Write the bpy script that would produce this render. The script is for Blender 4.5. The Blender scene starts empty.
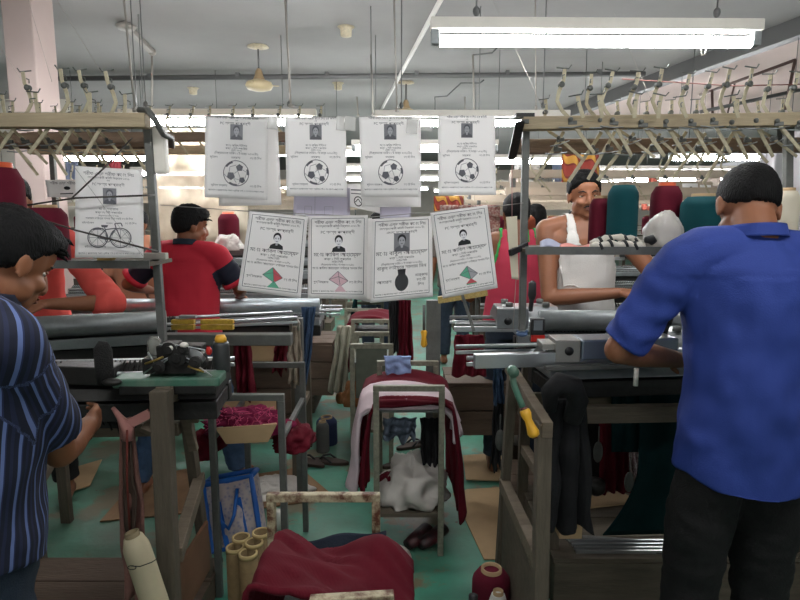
import bpy, math, random
from mathutils import Vector, Matrix, Euler, noise
random.seed(7)
R = math.radians
PI = math.pi
V = Vector
col = bpy.context.scene.collection
CAMZ, PITCH, FPX = 1.6, R(8), 600.0
Z3 = V((0, 0, 1))

def ray(px, py):
    x, u = (px-400)/FPX, (300-py)/FPX
    return V((x, math.cos(PITCH)+u*math.sin(PITCH), -math.sin(PITCH)+u*math.cos(PITCH)))
def at(px, py, Y):
    "world point at distance Y from the camera plane that the photograph shows at px, py"
    d = ray(px, py)
    return V((0, 0, CAMZ)) + d*(Y/d.y)
def on(px, py, z=0.0):
    "world point at height z"
    d = ray(px, py)
    return V((0, 0, CAMZ)) + d*((z-CAMZ)/d.z)

# ---------------------------------------------------------------- materials
def lin(c): return c/12.92 if c <= .04045 else ((c+.055)/1.055)**2.4
def rgb(h, k=1.0):
    return (lin(int(h[0:2], 16)/255)*k, lin(int(h[2:4], 16)/255)*k, lin(int(h[4:6], 16)/255)*k, 1)
MATS = {}
def mat(name, hexc, rough=.7, metal=0.0, var=0.0, vscale=8.0, hex2=None, bump=0.0, bscale=60.0, spec=.5, emit=None, estr=0, alpha=1, trans=0, stretch=(1, 1, 1), sheen=0):
    if name in MATS: return MATS[name]
    m = bpy.data.materials.new(name); m.use_nodes = True
    nt = m.node_tree; b = nt.nodes['Principled BSDF']
    b.inputs['Base Color'].default_value = rgb(hexc)
    b.inputs['Roughness'].default_value = rough
    b.inputs['Metallic'].default_value = metal
    b.inputs['Specular IOR Level'].default_value = spec
    if sheen: b.inputs['Sheen Weight'].default_value = sheen
    if trans: b.inputs['Transmission Weight'].default_value = trans
    if alpha < 1: b.inputs['Alpha'].default_value = alpha
    if emit:
        b.inputs['Emission Color'].default_value = rgb(emit); b.inputs['Emission Strength'].default_value = estr
    tc = nt.nodes.new('ShaderNodeTexCoord')
    mp = nt.nodes.new('ShaderNodeMapping'); mp.inputs['Scale'].default_value = stretch
    nt.links.new(tc.outputs['Object'], mp.inputs['Vector'])
    if var or hex2:
        n = nt.nodes.new('ShaderNodeTexNoise'); n.inputs['Scale'].default_value = vscale; n.inputs['Detail'].default_value = 6
        n.inputs['Roughness'].default_value = .65
        nt.links.new(mp.outputs[0], n.inputs['Vector'])
        cr = nt.nodes.new('ShaderNodeValToRGB')
        e = cr.color_ramp.elements
        if hex2:
            e[0].position = .42; e[0].color = rgb(hexc); e[1].position = .6; e[1].color = rgb(hex2)
        else:
            e[0].position = .25; e[0].color = rgb(hexc, 1-var); e[1].position = .75; e[1].color = rgb(hexc, 1+var)
        nt.links.new(n.outputs['Fac'], cr.inputs[0]); nt.links.new(cr.outputs[0], b.inputs['Base Color'])
    if bump:
        n = nt.nodes.new('ShaderNodeTexNoise'); n.inputs['Scale'].default_value = bscale; n.inputs['Detail'].default_value = 4
        nt.links.new(mp.outputs[0], n.inputs['Vector'])
        bp = nt.nodes.new('ShaderNodeBump'); bp.inputs['Strength'].default_value = bump; bp.inputs['Distance'].default_value = .01
        nt.links.new(n.outputs['Fac'], bp.inputs['Height']); nt.links.new(bp.outputs[0], b.inputs['Normal'])
    MATS[name] = m
    return m
def knit(name, hexc, scale=500, axis='X', var=.12):
    "ribbed knit or thread winding: fine bands across an axis"
    if name in MATS: return MATS[name]
    m = mat(name, hexc, .9, var=var, vscale=6, spec=.15)
    nt = m.node_tree; b = nt.nodes['Principled BSDF']
    w = nt.nodes.new('ShaderNodeTexWave'); w.bands_direction = axis; w.inputs['Scale'].default_value = scale/6.28
    w.inputs['Distortion'].default_value = 1.2; w.inputs['Detail'].default_value = 2
    tc = [n for n in nt.nodes if n.type == 'TEX_COORD'][0]
    nt.links.new(tc.outputs['Object'], w.inputs['Vector'])
    bp = nt.nodes.new('ShaderNodeBump'); bp.inputs['Strength'].default_value = .35; bp.inputs['Distance'].default_value = .004
    nt.links.new(w.outputs['Fac'], bp.inputs['Height']); nt.links.new(bp.outputs[0], b.inputs['Normal'])
    return m

# ---------------------------------------------------------------- mesh builder
def frame(d, up=Z3):
    d = d.normalized()
    if abs(d.dot(up)) > .98: up = V((0, 1, 0))
    x = d.cross(up).normalized(); y = d.cross(x).normalized()
    return x, y, d
class MB:
    def __init__(s): s.v = []; s.f = []; s.sm = []; s.mi = []; s.m = 0
    def add(s, vs, fs, smooth=False):
        o = len(s.v); s.v += [V(p) for p in vs]
        for f in fs: s.f.append([i+o for i in f]); s.sm.append(smooth); s.mi.append(s.m)
    def hexa(s, p, smooth=False):
        s.add(p, [(0, 3, 2, 1), (4, 5, 6, 7), (0, 1, 5, 4), (1, 2, 6, 5), (2, 3, 7, 6), (3, 0, 4, 7)], smooth)
    def box(s, c, d, rot=None):
        c = V(c); x, y, z = d[0]/2, d[1]/2, d[2]/2
        M = Euler(rot).to_matrix() if rot else Matrix.Identity(3)
        s.hexa([c+M@V(q) for q in [(-x, -y, -z), (x, -y, -z), (x, y, -z), (-x, y, -z), (-x, -y, z), (x, -y, z), (x, y, z), (-x, y, z)]])
    def bar(s, a, b, w, h=None, up=Z3):
        a, b = V(a), V(b); h = h or w
        x, y, d = frame(b-a, up); x = x*w/2; y = y*h/2
        s.hexa([a-x-y, a+x-y, a+x+y, a-x+y, b-x-y, b+x-y, b+x+y, b-x+y][0:4]+[b-x-y, b+x-y, b+x+y, b-x+y])
    def tube(s, pts, r, n=8, cap=True, sq=1.0):
        pts = [V(p) for p in pts]; rs = r if isinstance(r, (list, tuple)) else [r]*len(pts)
        vs, fs = [], []; px = None
        for i, p in enumerate(pts):
            d = (pts[min(i+1, len(pts)-1)]-pts[max(i-1, 0)])
            if d.length < 1e-9: d = Z3.copy()
            d.normalize()
            if px is None: x, y, _ = frame(d)
            else:
                x = px-d*px.dot(d)
                x = x.normalized() if x.length > 1e-6 else frame(d)[0]
                y = d.cross(x)
            px = x
            for k in range(n):
                a = 2*PI*k/n; vs.append(p+x*(math.cos(a)*rs[i])+y*(math.sin(a)*rs[i]*sq))
        for i in range(len(pts)-1):
            for k in range(n):
                a, b = i*n+k, i*n+(k+1) % n; fs.append((a, b, b+n, a+n))
        if cap: fs.append(tuple(range(n-1, -1, -1))); fs.append(tuple(range((len(pts)-1)*n, len(pts)*n)))
        s.add(vs, fs, True)
    def lathe(s, prof, c, ax=Z3, n=24, cap=True):
        c = V(c); x, y, d = frame(V(ax)); vs, fs = [], []
        for r, z in prof:
            for k in range(n):
                a = 2*PI*k/n; vs.append(c+d*z+x*(math.cos(a)*r)+y*(math.sin(a)*r))
        for i in range(len(prof)-1):
            for k in range(n):
                a, b = i*n+k, i*n+(k+1) % n; fs.append((a, b, b+n, a+n))
        if cap: fs.append(tuple(range(n-1, -1, -1))); fs.append(tuple(range((len(prof)-1)*n, len(prof)*n)))
        s.add(vs, fs, True)
    def ell(s, c, r, M=None, nu=18, nv=12):
        c = V(c); r = r if isinstance(r, (tuple, list)) else (r, r, r)
        vs = []; fs = []
        for j in range(nv+1):
            t = PI*j/nv
            for i in range(nu):
                a = 2*PI*i/nu
                q = V((r[0]*math.sin(t)*math.cos(a), r[1]*math.sin(t)*math.sin(a), r[2]*math.cos(t)))
                vs.append(c+(M@q if M else q))
        for j in range(nv):
            for i in range(nu):
                a, b = j*nu+i, j*nu+(i+1) % nu
                if j == 0: fs.append((a+nu, b+nu, a)) if False else fs.append((a, a+nu, b+nu, b))
                else: fs.append((a, a+nu, b+nu, b))
        s.add(vs, fs, True)
    def loft(s, rings, n=24, cap=True):
        "rings: (centre, rx, ry, matrix)"
        vs, fs = [], []
        for c, rx, ry, M in rings:
            for k in range(n):
                a = 2*PI*k/n; vs.append(V(c)+M@V((rx*math.cos(a), ry*math.sin(a), 0)))
        for i in range(len(rings)-1):
            for k in range(n):
                a, b = i*n+k, i*n+(k+1) % n; fs.append((a, b, b+n, a+n))
        if cap: fs.append(tuple(range(n-1, -1, -1))); fs.append(tuple(range((len(rings)-1)*n, len(rings)*n)))
        M0 = rings[0][3]
        if M0.determinant()*(V(rings[-1][0])-V(rings[0][0])).dot(M0@Z3) < 0: fs = [tuple(reversed(f)) for f in fs]
        s.add(vs, fs, True)
    def chain(s, pr, n=14):
        "tapered limb with round joints"
        for i in range(len(pr)-1):
            (a, ra), (b, rb) = pr[i], pr[i+1]
            s.tube([a, b], [ra, rb], n)
            s.ell(a, ra, nu=n, nv=8)
        s.ell(pr[-1][0], pr[-1][1], nu=n, nv=8)
    def prism(s, pts, d):
        pts = [V(p) for p in pts]; n = len(pts); d = V(d)
        fs = [tuple(range(n-1, -1, -1)), tuple(range(n, 2*n))]+[(i, (i+1) % n, (i+1) % n+n, i+n) for i in range(n)]
        s.add(pts+[p+d for p in pts], fs)
    def sheet(s, fn, nu, nv, th=.004):
        "closed thin sheet over fn(u, v) in 0..1"
        P = [[V(fn(i/nu, j/nv)) for i in range(nu+1)] for j in range(nv+1)]
        top, bot = [], []
        for j in range(nv+1):
            for i in range(nu+1):
                du = P[j][min(i+1, nu)]-P[j][max(i-1, 0)]; dv = P[min(j+1, nv)][i]-P[max(j-1, 0)][i]
                nn = du.cross(dv); nn = nn.normalized() if nn.length > 1e-12 else Z3
                top.append(P[j][i]+nn*th/2); bot.append(P[j][i]-nn*th/2)
        W = nu+1; N = len(top); fs = []
        for j in range(nv):
            for i in range(nu):
                a = j*W+i; fs.append((a, a+1, a+W+1, a+W)); fs.append((a+N, a+W+N, a+W+1+N, a+1+N))
        for i in range(nu):
            a = i; fs.append((a, a+N, a+1+N, a+1)); a = nv*W+i; fs.append((a, a+1, a+1+N, a+N))
        for j in range(nv):
            a = j*W; fs.append((a, a+W, a+W+N, a+N)); a = j*W+nu; fs.append((a, a+N, a+W+N, a+W))
        s.add(top+bot, fs, True)
    def mesh(s, name, org=V((0, 0, 0))):
        me = bpy.data.meshes.new(name); me.from_pydata([tuple(p-org) for p in s.v], [], s.f)
        me.polygons.foreach_set('use_smooth', s.sm); me.polygons.foreach_set('material_index', s.mi)
        me.update(); return me

ORG = {}
def link(name, me, m, parent=None, bevel=0, loc=None):
    o = bpy.data.objects.new(name, me); col.objects.link(o)
    for q in (m if isinstance(m, (list, tuple)) else [m]): me.materials.append(q)
    if parent is not None: o.parent = parent
    if loc is not None: o.location = loc
    if bevel:
        b = o.modifiers.new('bevel', 'BEVEL'); b.width = bevel; b.segments = 2; b.limit_method = 'ANGLE'; b.angle_limit = R(40)
        b.harden_normals = False
    return o
def org_of(p): return ORG.get(p.name, V((0, 0, 0)))
def build(mb, name, m, parent, bevel=0, label=None):
    "one part mesh; world coordinates are made relative to the parent's base"
    g = org_of(parent)
    o = link(name, mb.mesh(name, g), m, parent, bevel); ORG[o.name] = g
    if label: o['label'] = label
    return o
def tag(o, label, cat, group=None, kind=None):
    o['label'] = label; o['category'] = cat
    if group: o['group'] = group
    if kind: o['kind'] = kind
    return o
def thing(name, label, cat, loc=(0, 0, 0), group=None):
    o = bpy.data.objects.new(name, None); o.empty_display_size = .1; col.objects.link(o); o.location = loc
    ORG[o.name] = V(loc); return tag(o, label, cat, group)
def single(mb, name, m, label, cat, group=None, bevel=0, kind=None):
    lo = V([min(p[i] for p in mb.v) for i in range(3)]); hi = V([max(p[i] for p in mb.v) for i in range(3)])
    g = V(((lo.x+hi.x)/2, (lo.y+hi.y)/2, lo.z))
    o = link(name, mb.mesh(name, g), m, None, bevel, g); ORG[o.name] = g
    return tag(o, label, cat, group, kind)
def struct(mb, name, m, bevel=0):
    o = link(name, mb.mesh(name), m, None, bevel); o['kind'] = 'structure'; return o
def copy_tree(o, parent=None, label=None):
    c = o.copy(); col.objects.link(c); c.parent = parent
    ORG[c.name] = org_of(o)
    if label: c['label'] = label
    for ch in list(o.children): copy_tree(ch, c)
    return c
def nz(x, y=0, z=0): return noise.noise(V((x, y, z)))
# ================================================================ the room
def floor_mat():
    m = mat('green_floor_paint', '46917a', .5, bump=.15, bscale=30)
    nt = m.node_tree; b = nt.nodes['Principled BSDF']
    mp = [n for n in nt.nodes if n.type == 'MAPPING'][0]
    def N(sc, det=6):
        n = nt.nodes.new('ShaderNodeTexNoise'); n.inputs['Scale'].default_value = sc; n.inputs['Detail'].default_value = det
        n.inputs['Roughness'].default_value = .62; nt.links.new(mp.outputs[0], n.inputs['Vector']); return n
    def ramp(n, a, ca, b_, cb):
        r = nt.nodes.new('ShaderNodeValToRGB'); e = r.color_ramp.elements
        e[0].position = a; e[0].color = ca; e[1].position = b_; e[1].color = cb
        nt.links.new(n.outputs['Fac'], r.inputs[0]); return r
    def mix(fac, A, B):
        x = nt.nodes.new('ShaderNodeMix'); x.data_type = 'RGBA'
        nt.links.new(fac, x.inputs['Factor'])
        for s_, k in ((A, 6), (B, 7)):
            if isinstance(s_, tuple): x.inputs[k].default_value = s_
            else: nt.links.new(s_, x.inputs[k])
        return x.outputs[2]
    g = ramp(N(2.0), .3, rgb('357d68'), .7, rgb('529a80'))
    worn = ramp(N(2.6, 8), .54, (0, 0, 0, 1), .60, (1, 1, 1, 1))
    grime = ramp(N(.9, 7), .42, (0, 0, 0, 1), .68, (1, 1, 1, 1))
    dots = ramp(N(22, 5), .66, (0, 0, 0, 1), .70, (1, 1, 1, 1))
    c = mix(worn.outputs[0], g.outputs[0], rgb('77694f'))
    c = mix(grime.outputs[0], c, rgb('545f50'))
    c = mix(dots.outputs[0], c, rgb('4d4438'))
    nt.links.new(c, b.inputs['Base Color'])
    return m
M_floor = floor_mat()
M_ceil = mat('ceiling_plaster', '9d9b98', .9, var=.07, vscale=1.2, bump=.1, bscale=9)
M_pink = mat('pinkish_plaster', 'c6b3ac', .9, var=.06, vscale=1.5)
M_wall = mat('cream_wall', 'd5cfc4', .9, var=.08, vscale=2)
M_pipe = mat('grey_conduit', '6f6f6e', .5, .3)
M_white = mat('white_painted_metal', 'd8d3c8', .5, var=.08)
M_steel = mat('brushed_steel', 'c6cacc', .28, .9, var=.1, vscale=20, stretch=(1, 30, 30))
M_steel2 = mat('dull_steel', '8e9292', .45, .7, var=.2, vscale=14)
M_iron = mat('dark_oily_iron', '2e2d2b', .5, .5, var=.3, vscale=12, bump=.2)
M_iron2 = mat('grey_painted_iron', '5d5e5a', .55, .2, var=.25, vscale=18, bump=.15)
M_green = mat('green_machine_enamel', '3f6a57', .45, var=.25, vscale=15, hex2='55705f', bump=.15)
M_wood = mat('weathered_wood', '6b5f4f', .8, var=.3, vscale=5, bump=.3, bscale=30, stretch=(1, 9, 9))
M_woodv = mat('weathered_wood_upright', '5a5144', .8, var=.3, vscale=6, bump=.3, bscale=30, stretch=(9, 9, 1))
M_woodf = mat('lit_tan_rail_wood', '9c8d72', .75, var=.25, vscale=5, bump=.3, bscale=25, stretch=(1, 12, 12))  # front rails: tan made lighter than the back rails, light on the face painted in
M_woodb = mat('brown_rail_wood', '74604f', .75, var=.25, vscale=5, bump=.3, bscale=25, stretch=(1, 12, 12))
M_plank = mat('grimy_plank', '564d40', .8, var=.35, vscale=4, bump=.3, bscale=20, stretch=(1, 8, 8))
M_card = mat('cardboard', 'a98e6a', .9, var=.15, vscale=5)
M_black = mat('black_rubber', '1b1b1c', .6)
M_yellow = mat('yellow_handle_plastic', 'e0a82e', .4, var=.1)
M_rod = mat('galvanised_rod', 'a39d94', .5, .3)
M_cream = mat('cream_strip_metal', 'cbbfa2', .5, .15, var=.25, vscale=40)
M_tube = mat('lit_fluorescent_glass', 'ffffff', .4, emit='fafcff', estr=42)
CEIL = 3.3
def paperish(name, hexc, k=.45):
    m = mat(name, hexc, .85); nt = m.node_tree; b = nt.nodes['Principled BSDF']; out = [n for n in nt.nodes if n.type == 'OUTPUT_MATERIAL'][0]
    tr = nt.nodes.new('ShaderNodeBsdfTranslucent'); tr.inputs[0].default_value = rgb(hexc)
    mx = nt.nodes.new('ShaderNodeMixShader'); mx.inputs[0].default_value = k
    nt.links.new(b.outputs[0], mx.inputs[1]); nt.links.new(tr.outputs[0], mx.inputs[2]); nt.links.new(mx.outputs[0], out.inputs[0]); return m
paperish('white_paper', 'f0eeec'); paperish('lilac_grey_paper', 'c4c0cc')
def make_room():
    b = MB(); b.box((0, 9, -.05), (26, 28, .1)); struct(b, 'floor', M_floor)
    b = MB(); b.box((-1.2, 9, CEIL+.06), (23.6, 28, .12)); struct(b, 'ceiling', M_ceil)
    b = MB(); b.box((0, 23.05, 1.65), (26, .1, 3.5)); struct(b, 'wall_back', M_wall)
    b = MB(); b.box((-11, 9, 1.65), (.1, 28, 3.5)); struct(b, 'wall_left', M_wall)
    b = MB(); b.box((13, 9, 1.65), (.1, 28, 3.5)); struct(b, 'wall_right', M_wall)
    # pale plaster bay and the skewed downstand beam at its edge
    A, B = on(548, 118, CEIL-.04), on(830, 12, CEIL-.04)
    d = (B-A).normalized(); A2 = A-d*.0; B2 = B+d*2.5
    s = V((-d.y, d.x, 0))
    b = MB(); b.bar(A2+V((0, 0, -.04)), B2+V((0, 0, -.04)), .12, .16); struct(b, 'trim_1', M_pipe, .005)
    b = MB(); e = V((0, 0, -.012)); b.prism([A2+s*.05+e, B2+s*.05+e, B2+s*9+e, A2+s*11+e], (0, 0, .04)); struct(b, 'trim_2', M_pink)
    # pipe crossing the ceiling
    a, c = on(20, 79, CEIL-.05), on(645, 74, CEIL-.05)
    b = MB(); b.tube([a, c], .03, 10)
    for k in range(7):
        p = a.lerp(c, (k+.5)/7); b.box(p+V((0, 0, .02)), (.04, .07, .06))
    single(b, 'ceiling_pipe', M_pipe, 'long dark grey pipe running across the grey ceiling', 'pipe')
    # pillar on the left
    P = at(7, 80, 4.7); Q = at(37, 80, 4.7)
    b = MB(); b.box(((P.x+Q.x)/2, 4.85, CEIL/2), (Q.x-P.x, .3, CEIL)); o = struct(b, 'pillar', M_pink, .01)
    b = MB(); b.box((-6.5, 9.2, 1.65), (3.2, .1, 3.3)); struct(b, 'wall_partition', M_wall)
make_room()

# ---------------------------------------------------------------- fluorescent fittings
def make_light():
    t = thing('fluorescent_light', 'x', 'light')
    b = MB(); b.box((0, 0, .038), (1.24, .055, .042)); build(b, 'batten', M_white, t, .004)
    b = MB(); b.tube([(-.585, 0, -.02), (.585, 0, -.02)], .020, 14); build(b, 'tube', M_tube, t)
    for s in (-1, 1):
        b = MB(); b.box((s*.603, 0, -.005), (.03, .035, .06)); b.lathe([(.019, -.02), (.019, .02)], (s*.59, 0, -.02), (1, 0, 0), 12)
        build(b, 'lamp_holder', M_steel2, t, .003)
    for s in (-1, 1):
        b = MB(); b.tube([(s*.45, 0, .07), (s*.45, 0, CEIL-2.2)], .0035, 6); b.ell((s*.45, 0, .09), (.014, .014, .02), nu=8, nv=6)
        build(b, 'suspension_wire', M_pipe, t)
    return t
LIGHT0 = make_light(); used_light = False
def place_light(p, yaw, label, group=None):
    global used_light
    o = LIGHT0 if not used_light else copy_tree(LIGHT0)
    used_light = True
    o['label'] = label
    if group: o['group'] = group
    o.location = p; o.rotation_euler = (0, 0, yaw)
    dz = CEIL-p[2]
    for ch in o.children:
        if ch.name.startswith('suspension_wire'): ch.scale.z = (dz)/(CEIL-2.2)
    return o
G = 'fluorescent lights hung over the machine rows'
p = at(596, 36, 2.36)
place_light(p, R(1.0), 'long bright fluorescent tube light hanging nearest, above the right machine rack', G)
place_light(at(218, 119, 3.9), 0, 'fluorescent light behind the first poster with a football', G)
place_light(at(472, 120, 3.95), 0, 'fluorescent light behind the fourth poster with a football', G)
place_light(at(68, 122, 4.0), 0, 'fluorescent light behind the yarn rails of the left rack', G)
far = [(95, 156, 5.4), (425, 147, 5.2), (738, 156, 5.5), (182, 172, 7.4), (40, 172, 7.4), (330, 152, 6.0),
       (637, 171, 7.0), (726, 171, 7.1), (372, 168, 8), (440, 166, 8), (540, 160, 6.5), (668, 178, 8.6), (612, 181, 10), (745, 177, 8.7),
       (355, 178, 9.5), (430, 178, 10), (500, 184, 11), (560, 186, 12), (672, 184, 10.5), (180, 187, 11), (240, 182, 10), (300, 187, 12),
       (400, 188, 13), (460, 190, 14), (530, 191, 15), (620, 190, 14), (700, 189, 13), (110, 186, 11), (760, 186, 11.5)]
for i, (px, py, Y) in enumerate(far):
    place_light(at(px, py, Y), 0, 'distant lit fluorescent tube over the rows at the back of the hall', G)

for x, y in [(-.75, .75), (1.25, .75), (.1, -2.2)]:
    place_light((x, y, 2.45), 0, 'lit fluorescent tube light over the rows behind the photographer', 'fluorescent lights behind the photographer')
# ---------------------------------------------------------------- things fixed to the ceiling
def fan_hub(px, py0, Y, label):
    top = on(px, py0, CEIL)
    t = thing('ceiling_fan', label, 'fan', (top.x, top.y, CEIL-.4), 'ceiling fan motors without blades')
    b = MB(); b.lathe([(.005, 0), (.10, 0), (.11, -.012), (.02, -.03), (.005, -.03)], top); build(b, 'ceiling_plate', M_cream, t)
    b = MB(); b.tube([top, top+V((0, 0, -.24))], .009, 8); build(b, 'down_rod', M_pipe, t)
    c = top+V((0, 0, -.40))
    b = MB(); b.lathe([(.005, .18), (.02, .18), (.035, .15), (.042, .11), (.06, .075), (.06, .07), (.005, .07)], c); build(b, 'cup', mat('tan_enamel', 'a8906d', .5), t)
    b = MB(); b.lathe([(.005, .07), (.06, .07), (.125, .045), (.14, .015), (.12, -.02), (.07, -.035), (.005, -.04)], c, n=32)
    for k in range(3):
        a = k*2.1+.3; b.bar(c+V((math.cos(a)*.13, math.sin(a)*.13, .02)), c+V((math.cos(a)*.2, math.sin(a)*.2, .02)), .03, .006)
    build(b, 'motor_housing', mat('ivory_enamel', 'cdbb94', .35), t)
fan_hub(258, 46, 6.3, 'ivory ceiling fan motor without blades hanging above the first football poster')
fan_hub(406, 82, 7.6, 'ivory ceiling fan motor seen in front of the pipe above the posters')
def rod(px, py0, py1, Y, label, r=.005):
    a, b_ = at(px[0], py0, Y), at(px[1], py1, Y)
    b = MB(); b.tube([a, b_], r, 6); b.lathe([(r*2.2, 0), (r*2.2, .02)], b_, n=8)
    single(b, 'hanging_rod', M_rod, label, 'rod', 'thin rods hanging from the ceiling')
H = 'thin pale rod hanging down from the ceiling '
rod((120, 135), -40, 112, 3.2, H+'left of the bracket arm', .006)
rod((283, 291), -40, 108, 3.4, H+'above the second football poster', .006)
rod((393, 397), -40, 112, 3.4, H+'beside the sloping conduit', .005)
rod((535, 536), -40, 110, 3.6, H+'behind the nearest tube light', .004)
rod((371, 373), 55, 116, 6.2, H+'with a dark tip, between the posters', .01)
rod((357, 358), 97, 116, 8.5, H+'far back, short, between fan and conduit', .01)
rod((473, 474), 55, 112, 6.2, H+'under the nearest tube light', .01)
rod((465, 465), 97, 112, 8.5, H+'far back above the fourth football poster', .01)
# bracket arm with short dropper, upper left
b = MB(); a, c = on(126, 26, CEIL-.03), on(152, 52, CEIL-.03)
b.bar(a, c, .05, .04); b.lathe([(.07, -.03), (.09, 0), (.03, .03)], a, n=12); b.ell(c, .04)
b.tube([c, at(152, 112, c.y)], .01, 6)
single(b, 'ceiling_bracket', M_rod, 'metal bracket arm on the ceiling with a rod dropping from its end', 'bracket')
def steps(pts, Y, nm, label, r=.008):
    b = MB(); b.tube([at(x, y, Y) for x, y in pts], r, 6); single(b, nm, M_pipe, label, 'pipe')
steps([(503, 42), (492, 53), (473, 55)], 6.2, 'bent_conduit', 'bent thin conduit below the nearest tube light')
steps([(435, 112), (435, 97), (447, 96), (461, 83), (480, 83), (484, 80)], 7.0, 'bent_conduit', 'stepped thin conduit in front of the ceiling pipe')
A, B = on(446, -10, CEIL-.07), on(378, 116, CEIL-.07)
b = MB(); b.tube([A, B], .022, 8)
single(b, 'sloping_conduit', mat('bright_white_conduit', 'f2f0ea', .5), 'white conduit running away across the ceiling left of the tube light', 'pipe')
for i, (px, py) in enumerate([(346, 27), (338, 83), (193, 88)]):
    p = on(px, py, CEIL); b = MB(); b.lathe([(.02, -.09), (.05, -.08), (.055, -.02), (.08, 0)], p, n=14)
    single(b, 'junction_box', M_cream, ['small ivory round fitting alone on the ceiling above the posters', 'small fitting on the ceiling just below the pipe', 'small caged fitting on the ceiling at left of the fan'][i], 'ceiling fitting')
# pipework in the pale bay
A, B = at(700, 95, 5.6), at(795, 60, 4.6)
b = MB(); b.tube([A, B], .012, 6); b.tube([B, at(785, 110, 4.6)], .012, 6)
b.tube([at(712, 90, 5.4), at(713, 125, 5.4)], .012, 6); b.tube([at(735, 82, 5.2), at(725, 125, 5.4)], .008, 6)
single(b, 'pipe_run', mat('dark_brown_pipe', '5b4640', .6), 'thin dark pipe sloping across the pale bay at upper right', 'pipe')
b = MB(); b.tube([at(700, 112, 5), at(800, 90, 5)], .016, 6)
single(b, 'pipe_run', M_pipe, 'grey pipe rising to the right behind the right yarn rack', 'pipe')
b = MB(); b.tube([at(622, 79, 2.35), at(735, 86, 2.35), at(810, 84, 2.35)], .0025, 6)
single(b, 'wire', mat('rust_red_wire', '7d5048', .7), 'reddish wire stretched over the tops of the right yarn arms', 'wire')
# nearest tube: white plastic tie
b = MB(); q = at(707, 40, 2.33)
b.tube([q, q+V((-.006, 0, -.02)), q+V((-.018, 0, -.035)), q+V((-.016, 0, -.055)), q+V((-.004, 0, -.05)), q+V((.002, 0, -.02))], .0025, 6)
single(b, 'plastic_tie', M_white, 'white plastic tie dangling from the nearest tube light', 'tie')
# ================================================================ yarn tension arms
M_strip = [mat('dull_cream_strip_metal', 'a39a80', .5, .2, var=.3, vscale=40), mat('aged_strip_metal', '8f856f', .5, .3, var=.3, vscale=30), mat('rusty_strip', '6d5442', .7, .2, var=.3, vscale=40)]
def make_tensioner(kind):
    t = thing('yarn_tension_arm', 'x', 'yarn tension arm')
    w, th = .0125, .003
    if kind == 0:   # curved arm with a long tail
        pts = [(0, .135), (-.004, .10), (-.018, .065), (-.024, .035), (-.008, .006), (.018, -.02), (.105, -.135)]
    elif kind == 1: # straight tail pointing the other way
        pts = [(.05, .03), (.03, -.005), (-.055, -.15)]
    else:           # short upright hook
        pts = [(.0, .07), (.0, .04), (.004, 0)]
    b = MB()
    vs = []
    for i, (x, z) in enumerate(pts):
        a = V(pts[max(i-1, 0)]); c = V(pts[min(i+1, len(pts)-1)]); d = (c-a).normalized(); n = V((-d.y, d.x))*w/2
        for (s, y) in ((1, -th/2), (-1, -th/2), (-1, th/2), (1, th/2)): vs.append(V((x+n.x*s, y, z+n.y*s)))
    fs = [(3, 2, 1, 0), tuple(len(vs)-4+k for k in range(4))]
    for i in range(len(pts)-1):
        for k in range(4): a, c = i*4+k, i*4+(k+1) % 4; fs.append((a, c, c+4, a+4))
    b.add(vs, fs); build(b, 'strip', M_strip[0], t, .001)
    if kind != 1:
        top = V((pts[0][0], 0, pts[0][1]))
        b = MB(); b.tube([top+V((-.028, 0, .004)), top+V((.012, -.004, .0)), top+V((.02, -.004, .012))], .0022, 6)
        b.tube([top+V((0, 0, -.018)), top+V((-.012, -.012, -.022)), top+V((-.012, -.012, -.034))], .002, 6)
        build(b, 'thread_guide', M_iron2, t)
    if kind == 0:
        b = MB(); b.lathe([(.003, -.010), (.010, -.009), (.004, -.003), (.004, 0), (.010, .005), (.003, .006)], (-.012, -.006, .085), (0, -1, 0), 14)
        build(b, 'tension_disc', M_iron2, t)
    if kind != 2:
        b = MB(); b.lathe([(.004, -.006), (.008, 0), (.008, .008), (.003, .010)], (.02, -.006, -.025), (0, -1, 0), 12)
        b.box((.028, -.002, -.035), (.030, .012, .014)); build(b, 'clamp', M_iron2, t, .002)
        b = MB(); b.tube([(-.02, -.01, -.05), (.02, -.012, -.052), (.06, -.012, -.046)], .0025, 6); build(b, 'spring', M_steel2, t)
    return t
TENS = [make_tensioner(k) for k in range(3)]; tens_used = [0, 0, 0]
def tens(k, p, mirror=1, sc=1.0, tilt=0, label='', group='', matk=0, yaw=0):
    o = copy_tree(TENS[k]) if tens_used[k] else TENS[k]
    tens_used[k] = 1
    o.location = p; o.rotation_euler = (0, tilt, yaw if mirror > 0 else PI+yaw); o.scale = (sc, sc, sc)
    o['label'] = label; o['group'] = group
    return o
LR = 'aged metal yarn tension arm clamped to the wooden rails of the right rack'
LL = 'aged metal yarn tension arm clamped to the wooden rails of the left rack'
GR, GL = 'yarn tension arms on the right rack', 'yarn tension arms on the left rack'
random.seed(3)
for i, x in enumerate([566, 595, 609, 637, 661, 687, 709, 727, 751, 772, 795]):
    tens(0, at(x-2, 113+random.uniform(-2, 2), 2.03), 1, random.uniform(.92, 1.06), R(random.uniform(-5, 6)), LR, GR, yaw=R(random.uniform(-15, 15)))
for i, x in enumerate([624, 652, 675, 700, 740, 765, 785, 552]):
    tens(0, at(x, 133, 2.1), 1, random.uniform(.75, .85), R(random.uniform(-20, -8)), LR, GR)
for x in [548, 585, 600, 617, 645, 671, 690, 718]:
    tens(1, at(x+2, 140, 2.16), 1, random.uniform(.85, 1.0), R(random.uniform(-3, 6)), LR, GR)
for x in [581, 600, 632, 656, 684, 736]:
    tens(2, at(x+1, 118, 1.99), 1, random.uniform(.9, 1.1), R(random.uniform(-15, 8)), LR, GR)
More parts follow.
